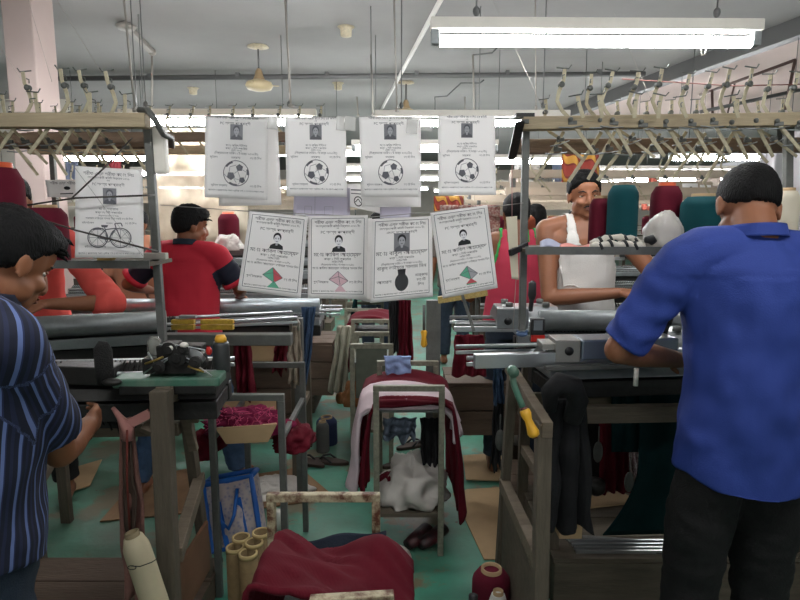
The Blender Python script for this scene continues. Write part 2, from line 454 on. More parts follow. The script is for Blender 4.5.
for x, y in [(25, 114), (61, 113), (83, 112), (110, 114)]:
    tens(0, at(x, y, 2.0), -1, random.uniform(.95, 1.05), R(random.uniform(-5, 3)), LL, GL)
for x in [18, 44, 76, 102, 2]:
    tens(0, at(x, 134, 2.08), 1, random.uniform(.7, .8), R(random.uniform(-8, 0)), LL, GL)
for x in [14, 47, 70, 96, 128]:
    tens(1, at(x+4, 138, 2.12), -1, random.uniform(.8, .95), R(random.uniform(-4, 8)), LL, GL)
for x in [4, 37, 91, 126]:
    tens(2, at(x, 115, 1.99), -1 if x > 50 else 1, random.uniform(.9, 1.05), 0, LL, GL)

# ================================================================ the two near racks
M_teal = knit('teal_yarn', '16464b', 900, 'Z')
M_maroon = knit('maroon_yarn', '5f1a2a', 900, 'Z')
M_maroonk = knit('maroon_knit', '5c1622', 700, 'X')
M_orange = mat('orange_plastic_core', 'd8603a', .5)
M_paper = mat('white_paper', 'd6d5da', .85)
def rack(name, label, beams, posts, shelf, extra=None):
    t = thing(name, label, 'yarn rack', posts[0][1] if True else (0, 0, 0))
    for i_, (a, c, w, h) in enumerate(beams):
        b = MB(); b.bar(a, c, w, h); build(b, 'rail', M_woodb if i_ else M_woodf, t, .003)
    for a, c, w in posts:
        b = MB(); b.bar(a, c, w, w, up=V((0, 1, 0))); build(b, 'post', M_iron2, t, .003)
    if shelf:
        a, c, dep, th = shelf
        b = MB(); b.bar(a, c, dep, th); build(b, 'shelf', M_plank, t, .002)
        off = V((0, -dep/2, 0)); b = MB(); b.bar(a+off, c+off, .006, th*1.9); build(b, 'shelf_edge', M_iron2, t)
    return t
RZ = at(524, 246, 2.05).z     # height of the right shelf
rt = rack('yarn_rack', 'wooden-railed yarn rack with a loaded shelf, in front of the man in the blue shirt',
     [(at(522, 124, 2.05), at(840, 119, 2.05), .05, .042), (at(512, 147, 2.25), at(840, 145, 2.25), .06, .05)],
     [(at(526, 124, 2.1), at(522, 330, 2.1), .024), (at(788, 124, 2.15), at(787, 345, 2.15), .026)],
     (V((at(524, 246, 2.05).x-.01, 2.1, RZ-.012)), V((1.62, 2.1, RZ-.012)), .24, .014))
b = MB(); b.bar(at(520, 122, 2.0), at(512, 158, 2.2), .03, .006, up=V((0, 1, 0))); b.box(at(524, 116, 2.05), (.06, .05, .012)); build(b, 'bracket', M_iron, rt)
b = MB(); b.bar(at(786, 119, 2.08), at(786, 149, 2.28), .05, .02); b.bar(at(526, 121, 2.02), at(526, 150, 2.28), .02, .012); build(b, 'bracket', M_iron2, rt)
lt = rack('yarn_rack', 'wooden-railed yarn rack with a narrow shelf, above the man in the striped shirt',
     [(at(-60, 121, 2.0), at(148, 121, 2.0), .05, .045), (at(-60, 141, 2.22), at(172, 141, 2.22), .06, .05)],
     [(at(148, 128, 2.08), at(163, 345, 2.08), .026)],
     (V((at(30, 262, 2.05).x, 2.08, at(100, 261, 2.0).z-.01)), V((at(158, 262, 2.05).x, 2.08, at(100, 261, 2.0).z-.01)), .2, .014))
LZ = at(100, 261, 2.0).z
b = MB(); b.tube([at(139, 110, 2.02), at(148, 110, 2.0), at(155, 120, 1.98), at(163, 134, 2.04), at(171, 138, 2.15), at(172, 146, 2.2)], .010, 8)
build(b, 'bent_strap', M_iron2, lt)
b = MB(); b.box(at(151, 256, 2.05), (.11, .03, .022)); build(b, 'bracket', M_rod, lt, .003)
b = MB(); b.box(at(160, 150, 2.1), (.05, .04, .16)); build(b, 'white_guard', M_white, lt, .01)

# ================================================================ machines
def knitting_machine(label, A, B, carriage=None, rails=(.2, .02), legs=(), bedmat=None, tube_r=.05, cover=None, depth=.26, zdrop=0, front=True):
    "A, B: ends of the needle bed's top ridge; rails: how far the carriage rails stick out at A and B"
    A, B = V(A), V(B); d = (B-A).normalized(); n = V((d.y, -d.x, 0)).normalized()   # n points towards the camera
    if n.y > 0: n = -n
    t = thing('knitting_machine', label, 'knitting machine', (A.x, A.y, 0), 'hand-driven flat knitting machines in rows')
    dz = Z3
    b = MB()
    def sec(P): return [P+n*depth*.5-dz*.10, P+n*depth*.42-dz*.065, P+n*.02, P-n*.02, P-n*depth*.42-dz*.065, P-n*depth*.5-dz*.10]
    b.prism(sec(A), B-A); build(b, 'needle_bed', bedmat or M_steel2, t, .003)
    b = MB()
    L = (B-A).length; k = int(L/.016)
    for i in range(k):
        P = A+d*(.01+.016*i)
        b.bar(P+n*.015+dz*.006, P+n*depth*.40-dz*.05, .004, .006)
    build(b, 'needle_comb', M_iron, t)
    for s in (1, -1):
        off = n*s*depth*.36-dz*.02
        b = MB(); b.tube([A-d*rails[0]+off, B+d*rails[1]+off], .008, 8); b.bar(A-d*rails[0]+off-dz*.022, B+d*rails[1]+off-dz*.022, .010, .012)
        build(b, 'carriage_rail', M_steel, t)
    b = MB(); o = -dz*.14
    b.bar(A+n*depth*.4+o, B+n*depth*.4+o, .05, .06); b.bar(A-n*depth*.4+o, B-n*depth*.4+o, .05, .06)
    for q in (A+d*.03, B-d*.03): b.bar(q+n*depth*.4+o, q-n*depth*.4+o, .05, .05)
    build(b, 'base_frame', M_iron, t, .003)
    if front:
        b = MB(); P = n*(depth*.5+.03)-dz*.075; b.bar(A-d*.05+P, B+P, .022, .045); build(b, 'front_bar', M_steel2, t, .003)
    if carriage is not None:
        C = A+d*carriage
        b = MB(); w = .26
        b.prism([C+n*depth*.5+dz*.0-d*w/2, C+n*depth*.2+dz*.05-d*w/2, C-n*depth*.2+dz*.05-d*w/2, C-n*depth*.5-d*w/2, C-n*depth*.5-dz*.02-d*w/2, C+n*depth*.5-dz*.02-d*w/2], d*w)
        ca = build(b, 'carriage', M_steel, t, .004)
        b = MB(); b.tube([C+n*.1+dz*.04, C+n*.12+dz*.10], .01, 8); b.lathe([(.012, 0), (.018, .02), (.016, .07), (.006, .08)], C+n*.12+dz*.09, n=12); build(b, 'carriage_handle', M_black, ca)
        for s in (-1, 1):
            for q in (-.08, .08):
                b = MB(); b.lathe([(.016, 0), (.016, .018), (.005, .02)], C+d*q+n*.05*s+dz*.05, n=12); build(b, 'cam_knob', M_iron2, ca)
    for q in legs:
        P = A+d*q
        f, r = P+n*depth*.9-dz*.17, P-n*depth*.9-dz*.17
        ff, rr = V((f.x, f.y, zdrop))+n*.04, V((r.x, r.y, zdrop))-n*.04
        for a, c in ((f, ff), (r, rr)):
            b = MB(); b.bar(c, a, .05, .04, up=V((0, 1, 0))); build(b, 'leg', M_woodv, t, .003)
        b = MB(); b.bar(f+n*.03-dz*.01, r-n*.03-dz*.01, .045, .05); build(b, 'cross_beam', M_wood, t, .003); b = MB(); m1, m2 = ff.lerp(f, .45), rr.lerp(r, .45); b.bar(m1, m2, .04, .045)
        build(b, 'cross_beam', M_wood, t, .003)
    if cover:
        a, c, rr = cover
        b = MB(); b.tube([a, c], rr, 20); build(b, 'roller_tube', M_steel2, t)
    return t
# --- the blue-shirted man's machine: bed runs right, slightly receding
A1 = at(540, 345, 2.2); B1 = V((1.75, A1.y+.14, A1.z))
m1 = knitting_machine('bright-railed knitting machine with a hanging green sheet, worked by the blue-shirted man', A1, B1, carriage=.43, rails=(.30, .1), legs=(1.1,), front=False)
d1 = (B1-A1).normalized(); n1 = V((d1.y, -d1.x, 0))
b = MB(); b.bar(at(474, 361, 1.98), at(474, 361, 1.98)+d1*1.5, .03, .048); build(b, 'front_bar', M_steel, m1, .002, 'bright square bar running along the front')
b = MB(); b.bar(at(545, 368, 1.96), at(545, 368, 1.96)+d1*1.4, .03, .014); build(b, 'guide_rod', M_iron2, m1, .002)
b = MB(); P = at(548, 347, 2.05); b.box(P+V((-.005, 0, .01)), (.05, .09, .022)); b.box(P+V((.055, 0, -.004)), (.085, .11, .078)); e1 = build(b, 'end_block', mat('pale_alloy', '8f8e88', .4, .5, var=.1), m1, .003)
b = MB(); b.lathe([(.015, 0), (.015, .004)], P+V((.058, -.0555, -.002)), (0, -1, 0), 16); build(b, 'socket', M_black, e1)
b = MB(); b.bar(P+V((.095, 0, .0)), P+V((.095, 0, .0))+d1*.35, .11, .07); build(b, 'cam_plate', mat('pale_blue_alloy', '7f8a94', .35, .7, var=.08), m1, .006)
# end frame of that machine: wooden A-frame seen from the aisle
fx = .44
for a, c, w in [(V((.435, 1.75, .98)), V((.44, 1.72, 0)), .044), (V((.45, 2.33, 1.0)), V((.43, 2.42, 0)), .036)]:
    b = MB(); b.bar(c, a, w, .05, up=V((0, 1, 0))); build(b, 'leg', M_woodv, m1, .003)
b = MB(); b.bar((.44, 1.72, .965), (.45, 2.42, .985), .034, .05); build(b, 'cross_beam', M_wood, m1, .003); b = MB(); b.bar((.435, 1.74, .53), (.435, 2.38, .49), .04, .05); build(b, 'cross_beam', M_wood, m1, .003)
b = MB(); b.box((.433, 2.06, .26), (.012, .58, .4)); build(b, 'side_panel', M_plank, m1)
b = MB(); b.bar((.47, 2.3, .86), (1.8, 2.36, .86), .03, .09); build(b, 'rear_rail', M_wood, m1, .003)
b = MB(); b.bar((.47, 2.05, .90), (1.8, 2.12, .90), .04, .06); build(b, 'front_beam', M_plank, m1, .003)
# crank with yellow handle
ck = thing('crank_handle', 'yellow-gripped crank handle hanging from the machine of the man in blue', 'handle', at(512, 370, 1.7))
b = MB(); b.tube([at(512, 372, 1.72), at(514, 385, 1.71), at(519, 398, 1.7), at(524, 410, 1.69)], .0095, 10); b.lathe([(.016, 0), (.016, .03)], at(512, 370, 1.72), (0, -1, 0), 12); build(b, 'crank_arm', M_green, ck)
a, c = at(524, 409, 1.69), at(535, 437, 1.67)
L = (c-a).length; b = MB(); b.lathe([(.009, 0), (.015, .004), (.016, .016), (.011, .034), (.013, .05), (.018, .072), (.015, L-.004), (.009, L)], a, c-a, 18); g = build(b, 'grip', M_yellow, ck)
b = MB(); b.lathe([(.011, 0), (.011, .01)], a-(c-a).normalized()*.006, c-a, 12); b.lathe([(.009, 0), (.009, .003)], c, c-a, 12); build(b, 'grip_ring', mat('dark_red_ring', '4a1412', .5), g)
# --- machine of the man in the white vest, behind
A2 = at(520, 316, 2.62); B2 = V((2.2, 2.68, A2.z))
m2 = knitting_machine('knitting machine with a broad dull roller tube, worked by the man in the white vest', A2, B2, carriage=.02, rails=(.30, .1), legs=(.1, 1.3), cover=(A2+V((.06, -.12, .0)), B2+V((0, -.12, .0)), .045))
b = MB(); b.bar(at(454, 329, 2.45), at(540, 329, 2.45), .02, .022); build(b, 'lower_rail', M_steel, m2, .002)
b = MB(); P = at(512, 318, 2.45); b.box(P, (.13, .04, .085)); e = build(b, 'end_block', M_steel2, m2, .004)
b = MB(); b.lathe([(.016, 0), (.016, .004)], P+V((-.02, -.02, -.01)), (0, -1, 0), 16); build(b, 'socket', M_black, e)
b = MB(); P = at(537, 330, 2.2); b.box(P, (.05, .03, .09)); cn = single(b, 'row_counter', M_black, 'small black and red row counter box behind the rails of the right machine', 'counter', bevel=.003)
b = MB(); b.box(P+V((0, -.017, .02)), (.032, .004, .036)); build(b, 'display', mat('grey_display', '6d7478', .3), cn)
b = MB(); b.box(P+V((0.0, -.018, -.028)), (.05, .006, .024)); build(b, 'red_button_strip', mat('signal_red', 'c8281f', .4), cn)
b = MB(); P = at(522, 334, 2.1); b.ell(P, (.022, .014, .01)); b.tube([P, P+V((.02, 0, .012))], .004, 6); b.tube([P, P+V((-.02, 0, .012))], .004, 6)
single(b, 'cable_clip', mat('dull_blue_plastic', '41597b', .5), 'dull blue clip lying beside the red counter box', 'clip')
# grey metal hanger strip in front of far rails
b = MB(); b.bar(at(459, 285, 2.4), at(474, 331, 2.35), .012, .006, up=V((0, 1, 0))); single(b, 'metal_strip', M_iron2, 'grey metal strip slanting down in front of the bright rails, right of the posters', 'strip')

# --- the striped-shirt man's machine (left)
A3 = V((-1.75, 1.92, at(120, 372, 2.0).z+.04)); B3 = V((at(222, 372, 2.0).x, 2.02, A3.z))
m3 = knitting_machine('knitting machine with a green enamelled bed, beside the man in the striped shirt', A3, B3, None, rails=(.05, .02), legs=(.25,), bedmat=M_iron, front=False)
b = MB(); P0, P1 = at(118, 380, 1.86), at(223, 378, 1.88); b.bar(P0, P1, .10, .03); build(b, 'green_bed_end', M_green, m3, .006)
b = MB(); b.bar(at(122, 388, 1.84), at(218, 387, 1.86), .06, .03); b.bar(at(60, 372, 1.9), at(118, 374, 1.9), .08, .06); build(b, 'bed_underside', M_iron, m3, .004)
for a, c, w in [(at(161, 390, 1.75), V((at(172, 590, 1.75).x, 1.72, 0)), .055), (at(183, 390, 2.2), V((at(207, 580, 2.3).x, 2.34, 0)), .036)]:
    b = MB(); b.bar(c, a, w, .05, up=V((0, 1, 0))); build(b, 'leg', M_woodv, m3, .003)
b = MB(); b.bar(at(176, 556, 1.76), at(200, 478, 2.28), .04, .05); b.bar(at(163, 395, 1.76), at(186, 392, 2.2), .045, .05); build(b, 'cross_beam', M_wood, m3, .003)
b = MB(); b.bar(at(145, 432, 1.78), at(178, 388, 1.95), .035, .02, up=V((0, 1, 0))); b.bar(at(178, 390, 2.0), at(194, 450, 2.05), .03, .02, up=V((0, 1, 0))); b.bar(at(187, 388, 2.0), at(194, 422, 2.05), .035, .015, up=V((0, 1, 0)))
build(b, 'diagonal_brace', M_wood, m3, .002)
b = MB(); b.box(at(190, 575, 2.0), (.012, .4, .2)); build(b, 'side_panel', mat('brown_plywood', '6b4a34', .8, var=.2), m3)
b = MB(); b.bar(at(60, 400, 1.95), at(165, 402, 1.95), .04, .05); b.bar(at(60, 430, 2.2), at(180, 428, 2.2), .04, .05); build(b, 'lower_beam', M_wood, m3, .003)
b = MB()
for i in range(9): b.tube([at(98+i*4, 412+random.uniform(-8, 8), 2.0), at(104+i*4, 425+random.uniform(-8, 10), 1.95)], .004, 6)
b.box(at(112, 415, 2.02), (.16, .08, .07)); build(b, 'take_down_gear', M_iron, m3, .002)
# cam carriage with gears, springs and handle
cg = thing('cam_carriage', 'dark tangled cam carriage with a clear hood and springs on the green machine bed', 'carriage', at(175, 372, 1.88))
b = MB(); b.box(at(176, 362, 1.9), (.17, .12, .05)); b.box(at(170, 352, 1.9), (.05, .1, .06)); b.box(at(193, 347, 1.9), (.07, .06, .02)); build(b, 'body', M_iron, cg, .004)
b = MB()
for (x, y, r) in [(170, 349, .024), (184, 349, .018), (160, 366, .02), (178, 357, .028), (196, 362, .02)]:
    b.lathe([(r, 0), (r, .012), (r*.5, .014), (r*.5, .02)], at(x, y, 1.83), (0, -1, 0), 16)
[b.sm.__setitem__(i, False) for i in range(len(b.sm))]; build(b, 'gear_wheel', M_iron, cg)
b = MB(); b.lathe([(.022, 0), (.022, .05), (.014, .062), (.002, .065)], at(155, 356, 1.9), n=18); build(b, 'clear_hood', mat('cloudy_plastic_hood', '9a9a90', .25, alpha=.55), cg)
b = MB()
for (p, q) in [((143, 374), (175, 354)), ((153, 374), (178, 352)), ((176, 352), (205, 372)), ((184, 360), (212, 376)), ((148, 352), (158, 372)), ((160, 345), (205, 350))]:
    P, Q = at(p[0], p[1], 1.83), at(q[0], q[1], 1.82); b.tube([P, (P+Q)/2+V((0, 0, .006)), Q], .0022, 6)
build(b, 'spring_wire', M_steel, cg)
b = MB(); b.tube([at(145, 364, 1.82), at(156, 360, 1.82), at(163, 357, 1.82)], .004, 6); b.tube([at(188, 366, 1.82), at(204, 372, 1.82)], .004, 6); build(b, 'brass_spring', mat('tarnished_brass', '9a8246', .35, .7), cg)
b = MB(); b.ell(at(171, 348, 1.82), .009); b.ell(at(184, 345, 1.82), (.014, .008, .009)); build(b, 'white_button', M_white, cg)
b = MB(); b.tube([at(186, 352, 1.88), at(196, 357, 1.86), at(203, 362, 1.86)], [.02, .022, .016], 10); build(b, 'grey_motor_cup', M_steel2, cg)
b = MB(); b.ell(at(209, 351, 1.86), (.010, .01, .014)); build(b, 'red_knob', mat('signal_red', 'c8281f', .4), cg)
# brush-like black upright and yellow-capped bottle
b = MB(); P = at(106, 384, 1.82)
b.tube([P, P+V((-.002, 0, .05)), P+V((-.003, 0, .11)), P+V((0, 0, .135))], [.026, .029, .029, .014], 14, sq=.6)
bu = single(b, 'brush_block', mat('black_felt', '1d1c1b', .95, var=.2, bump=.5, bscale=200), 'upright black felt brush block on the left machine bed, right of the striped sleeve', 'brush')
b = MB(); b.ell(at(112, 382, 1.8), (.03, .02, .012)); build(b, 'foot', M_iron, bu)
bt = thing('oil_bottle', 'dark grey bottle with a yellow cap standing at the end of the left machine', 'bottle', at(222, 371, 1.95))
b = MB(); P = at(222, 371, 1.95); b.lathe([(.005, 0), (.026, 0), (.028, .005), (.027, .09), (.024, .1), (.005, .1)], P, n=24); build(b, 'body', mat('dark_bottle', '343636', .4), bt)
b = MB(); b.lathe([(.005, .1), (.019, .1), (.019, .112), (.014, .122), (.003, .123)], P, n=20); build(b, 'cap', M_yellow, bt)

# --- coral-shirt worker's machine, behind the striped man's
A4 = at(-40, 334, 2.62); B4 = at(176, 322, 2.9); B4.z = A4.z = at(70, 326, 2.65).z
m4 = knitting_machine('knitting machine with a brownish roller tube, behind the striped-shirt man\'s machine', A4, B4, None, rails=(.02, .58), legs=(.3,), cover=(V((A4.x, A4.y-.12, A4.z)), V((B4.x, B4.y-.12, B4.z)), .05), bedmat=M_iron)
b = MB(); b.bar(at(164, 339, 2.62), at(292, 339, 2.62), .06, .05); build(b, 'end_beam', M_iron2, m4, .004)
for (x0, x1) in ((172, 195), (201, 234)):
    b = MB(); b.box(at((x0+x1)/2, 321.5, 2.6), ((x1-x0)*2.6/600, .03, .018)); b.box(at((x0+x1)/2, 327, 2.61), ((x1-x0)*2.6/600, .03, .022)); build(b, 'yellow_slide', mat('worn_yellow_paint', 'b9962f', .5, var=.35, vscale=60), m4, .002)
b = MB(); b.bar(at(180, 316.5, 2.62), at(196, 316.5, 2.62), .03, .012); build(b, 'latch', M_steel2, m4)
# --- red-shirt worker's machine
A5 = at(60, 306, 3.72); B5 = at(322, 298, 3.75); B5.z = A5.z
m5 = knitting_machine('pale steel-tubed knitting machine in front of the man in the red polo shirt', A5, B5, None, rails=(.05, .12), legs=(.5, 1.5), cover=(V((A5.x, A5.y-.14, A5.z+.02)), V((B5.x, B5.y-.14, B5.z+.02)), .045))
m5.children[-1].data.materials[0] = mat('pale_steel_roller', 'b8c0c4', .35, .6, var=.12, vscale=30)

# ================================================================ rows farther back (same kind of stations)
def far_station(x0, x1, Y, side):
    z = 1.02
    t = knitting_machine('knitting machine with yarn rack in the rows farther back, '+side+' of the aisle', (x0, Y, z), (x1, Y+.04, z), carriage=(x1-x0)*random.uniform(.3, .7), rails=(.2, .2), legs=(.12, (x1-x0)-.12))
    t['group'] = 'machines in the back rows on the '+side
    rk = t
    b = MB(); b.box(((x0+x1)/2, Y+.02, .42), (x1-x0-.1, .03, .6)); build(b, 'lower_panel', mat('dark_brown_panel', '453a30', .8, var=.3, vscale=5), t)
    b = MB(); b.box(((x0+x1)/2, Y-.02, .07), (x1-x0+.1, .5, .14)); build(b, 'foot_board', M_plank, t)
    for dy, zz in ((-.1, 1.86), (.1, 1.76)):
        b = MB(); b.bar((x0-.05, Y+dy, zz), (x1+.05, Y+dy, zz), .05, .05); build(b, 'rail', mat('beige_rail_wood', 'b3a491', .75, var=.15, vscale=5), rk)
    for x in (x0, x1):
        b = MB(); b.bar((x, Y+.1, 0), (x, Y+.1, 1.9), .03); build(b, 'post', M_iron2, rk)
    b = MB(); b.box(((x0+x1)/2, Y+.05, 1.43), (x1-x0, .22, .015)); build(b, 'shelf', M_plank, rk)
    n = int((x1-x0)/.2)
    for i in range(n):
        x = x0+.1+i*.2+random.uniform(-.03, .03)
        tens(0, V((x, Y-.13, 1.87)), 1, .95, R(random.uniform(-10, 10)), 'yarn tension arm on a rack in the back rows on the '+side, 'yarn tension arms in the back rows on the '+side)
    cm = [M_maroon, M_teal, knit('cream_yarn', 'c9bfa8', 900, 'Z'), knit('rust_yarn', '8f4a33', 900, 'Z'), knit('dark_navy_yarn', '232a3d', 900, 'Z')]
    for i in range(int((x1-x0)/.28)):
        x = x0+.12+i*.28+random.uniform(-.05, .05)
        yarn_cone(V((x, Y+.05, 1.4385)), .055, .16, random.choice(cm), 'cone of yarn on a rack shelf in the back rows on the '+side, 'yarn cones in the back rows on the '+side)
CONES = {}
def yarn_cone(p, r, h, m, label, group=None, core=None, rot=None):
    key = (round(r, 3), round(h, 3), m.name, core.name if core else '')
    if key in CONES:
        o = copy_tree(CONES[key])
    else:
        o = thing('yarn_cone', label, 'yarn cone')
        b = MB(); b.lathe([(.004, 0), (r*.97, 0), (r, .008), (r*.985, h*.80), (r*.95, h*.86), (r*.70, h*.975), (r*.45, h*.985), (.01, h*.985)], (0, 0, 0), n=28); build(b, 'yarn', m, o)
        b = MB(); b.lathe([(r*.56, h*.9), (r*.54, h*1.035), (r*.42, h*1.035), (r*.41, h*.9)], (0, 0, 0), n=20, cap=False); build(b, 'core', core or M_card, o)
        CONES[key] = o
    o.location = p; o['label'] = label
    if group: o['group'] = group
    elif 'group' in o: del o['group']
    if rot: o.rotation_euler = rot
    return o
random.seed(11)
for Y, xl, xr in [(5.0, -2.9, -.75), (5.0, -5.6, -3.5), (6.6, -3.0, -.9), (8.4, -3.2, -1.0), (8.4, -6.0, -3.9), (10.6, -3.5, -1.0), (13.5, -3.5, -1.0)]:
    far_station(xl, xr, Y, 'left')
for Y, xl, xr in [(3.95, .75, 2.6), (5.3, .7, 2.6), (6.9, .8, 2.9), (6.9, 3.5, 5.5), (8.6, .8, 3.0), (8.6, 3.6, 5.8), (10.8, 1.0, 3.4), (10.8, 4.0, 6.4), (13.5, 1.2, 3.8)]:
    far_station(xl, xr, Y, 'right')
# ================================================================ posters
CONS = set('কখগঘঙচছজঝঞটঠডঢণতথদধনপফবভমযরলশষসহড়ঢ়য়')
def bn(s):
    "put the pre-base vowel signs before their consonant, as they are printed"
    s = s.replace('ো', 'ো'); out = []; i = 0
    cl = []
    def flush():
        out.extend(cl); cl.clear()
    for ch in s:
        if ch in 'িেৈ': out.append(ch); flush()
        elif '\u0995' <= ch <= '\u09b9' or ch in 'ড়ঢ়য়':
            if cl and cl[-1] == '\u09cd': cl.append(ch)
            else: flush(); cl.append(ch)
        elif ch == '\u09cd' or ch == '\u09bc': cl.append(ch)
        else: flush(); out.append(ch)
    flush()
    return ''.join(out)
TCACHE = {}
def text_geo(s):
    if s not in TCACHE:
        c = bpy.data.curves.new('lettering', 'FONT'); c.body = bn(s); c.size = 1; c.resolution_u = 2
        o = bpy.data.objects.new('lettering', c); col.objects.link(o)
        bpy.context.view_layer.update()
        dg = bpy.context.evaluated_depsgraph_get(); e = o.evaluated_get(dg); me = e.to_mesh()
        vs = [(v.co.x, v.co.y) for v in me.vertices]; fs = [tuple(p.vertices) for p in me.polygons]
        e.to_mesh_clear(); bpy.data.objects.remove(o); bpy.data.curves.remove(c)
        x0, x1 = min(v[0] for v in vs), max(v[0] for v in vs)
        TCACHE[s] = ([(x-x0, y) for x, y in vs], fs, x1-x0)
    return TCACHE[s]
class Sheet:
    "a paper sheet hung by its top edge; content is laid out in u 0..1 across, w 0..asp down"
    def __init__(s, TL, TR, BL, BR, Y, curl=.006, seed=0):
        s.c = [at(*TL, Y), at(*TR, Y), at(*BL, Y), at(*BR, Y)]
        s.asp = (s.c[2]-s.c[0]).length/(s.c[1]-s.c[0]).length; s.curl = curl; s.seed = seed
        n = (s.c[1]-s.c[0]).cross(s.c[2]-s.c[0]).normalized(); s.n = n if n.y < 0 else -n
    def P(s, u, w, off=0.0):
        v = w/s.asp; a = s.c[0].lerp(s.c[1], u); b_ = s.c[2].lerp(s.c[3], u); p = a.lerp(b_, v)
        k = s.curl*(math.sin(v*2.6+s.seed)*.9+math.sin(u*3.1+s.seed*2)*.7+.9*nz(u*1.5+s.seed, v*1.5, s.seed))
        return p+s.n*(k+off)
    def paper(s, extra=0):
        b = MB(); b.sheet(lambda u, v: s.P(u, v*s.asp, -.0006-extra), 14, 18, .0006); return b
def ink(S, items, base=.0004):
    b = MB()
    for it in items:
        k = it[0]; s_ = it[1]
        b.m = {'k': 0, 'g': 1, 'l': 2, 'r': 3, 'n': 4, 'w': 5, 'd': 6, 'p': 7}[k]
        lay = base+(it[-1] if isinstance(it[-1], float) and it[0+1] != 'line' else 0)*0
        if s_ == 'poly':
            pts = [S.P(u, w, base+it[3]) for u, w in it[2]]
            c = sum(pts, V((0, 0, 0)))/len(pts); n = len(pts)
            b.add(pts+[c], [(i, (i+1) % n, n) for i in range(n)])
        elif s_ == 'line':
            P, t = it[2], it[3]
            for (a, c) in zip(P[:-1], P[1:]):
                a, c = V(a), V(c); d = c-a
                if d.length == 0: continue
                k_ = max(1, int(d.length/.12)); nn = V((-d.y, d.x)).normalized()*t/2
                for j in range(k_):
                    p, q = a+d*j/k_, a+d*(j+1)/k_
                    b.add([S.P(*(p-nn), base+.0004), S.P(*(q-nn), base+.0004), S.P(*(q+nn), base+.0004), S.P(*(p+nn), base+.0004)], [(0, 1, 2, 3)])
    return b
def txt(S, b, s, u, w, width, hmax=.075, left=False):
    vs, fs, L = text_geo(s); k = min(width/L, hmax)
    u0 = u if left else u-L*k/2
    b.add([S.P(u0+x*k, w-y*k, .0004) for x, y in vs], fs)
def circ(cx, cy, r, n=28, r2=None): return [(cx+r*math.cos(2*PI*i/n), cy+(r2 or r)*math.sin(2*PI*i/n)) for i in range(n)]
INK = [mat('black_ink', '232326', .8), mat('grey_ink', '5d5d62', .8), mat('light_grey_ink', 'a3a2a6', .8), mat('red_ink', 'c0525a', .8),
       mat('green_ink', '5fa98a', .8), mat('paper_white_ink', 'e2e0e2', .8), mat('mid_grey_ink', '7d7d80', .8), mat('pink_ink', 'd8b6bd', .8)]
INKL = [mat('faded_black_ink', '5a5a60', .8)]+INK[1:]
def portrait(cx, cy, w, frame_=True):
    h = w*1.2; it = []
    if frame_: it.append(('d', 'poly', [(cx-w/2, cy-h/2), (cx+w/2, cy-h/2), (cx+w/2, cy+h/2), (cx-w/2, cy+h/2)], .0002))
    it.append(('k' if not frame_ else 'g', 'poly', [(cx-w*.46, cy+h*.5), (cx-w*.40, cy+h*.3), (cx-w*.15, cy+h*.18), (cx+w*.15, cy+h*.18), (cx+w*.42, cy+h*.3), (cx+w*.46, cy+h*.5)], .0004))
    it.append(('l', 'poly', [(cx-w*.1, cy+h*.1), (cx+w*.1, cy+h*.1), (cx+w*.06, cy+h*.3), (cx-w*.06, cy+h*.3)], .0006))
    it.append(('k', 'poly', circ(cx, cy-h*.17, w*.27, 18, h*.26), .0008))
    it.append(('l' if frame_ else 'w', 'poly', circ(cx, cy-h*.06, w*.205, 18, h*.24), .0010))
    for s in (-1, 1):
        it.append(('k', 'poly', circ(cx+s*w*.085, cy-h*.08, w*.045, 8, h*.018), .0012))
        it.append(('k', 'poly', circ(cx+s*w*.09, cy-h*.125, w*.06, 8, h*.012), .0012))
    it.append(('k', 'poly', circ(cx, cy+h*.075, w*.08, 8, h*.016), .0012))
    return it
def football(cx, cy, r):
    it = [('k', 'line', circ(cx, cy, r, 40)+[circ(cx, cy, r, 40)[0]], .012)]
    def pent(x, y, q, rot): return [(x+q*math.cos(rot+2*PI*i/5), y+q*math.sin(rot+2*PI*i/5)) for i in range(5)]
    A = [(-.42, .22, .34, .3), (.26, -.45, .30, .9), (.46, .52, .26, .2)]
    for x, y, q, ro in A: it.append(('k', 'poly', pent(cx+x*r, cy+y*r, q*r, ro), .0004))
    for a0, a1 in ((3.7, 4.4), (1.5, 2.2), (5.9, 6.4)):
        outer = [(cx+r*math.cos(a0+(a1-a0)*i/6), cy+r*math.sin(a0+(a1-a0)*i/6)) for i in range(7)]
        inner = [(cx+r*.85*math.cos(a1-(a1-a0)*i/6), cy+r*.85*math.sin(a1-(a1-a0)*i/6)) for i in range(7)]
        it.append(('k', 'poly', outer+inner, .0004))
    for p, q in [((-.15, .02), (.12, -.2)), ((-.2, .42), (.22, .5)), ((.12, -.2), (.3, .3)), ((.5, -.3), (.85, -.1)), ((-.55, -.1), (-.5, -.5)), ((-.5, -.5), (0, -.65)), ((.0, .75), (-.2, .42)), ((-.75, .3), (-.95, .1)), ((.7, .35), (.85, -.1)), ((.3, .7), (.1, .95))]:
        it.append(('l', 'line', [(cx+p[0]*r, cy+p[1]*r), (cx+q[0]*r, cy+q[1]*r)], .01))
    return it
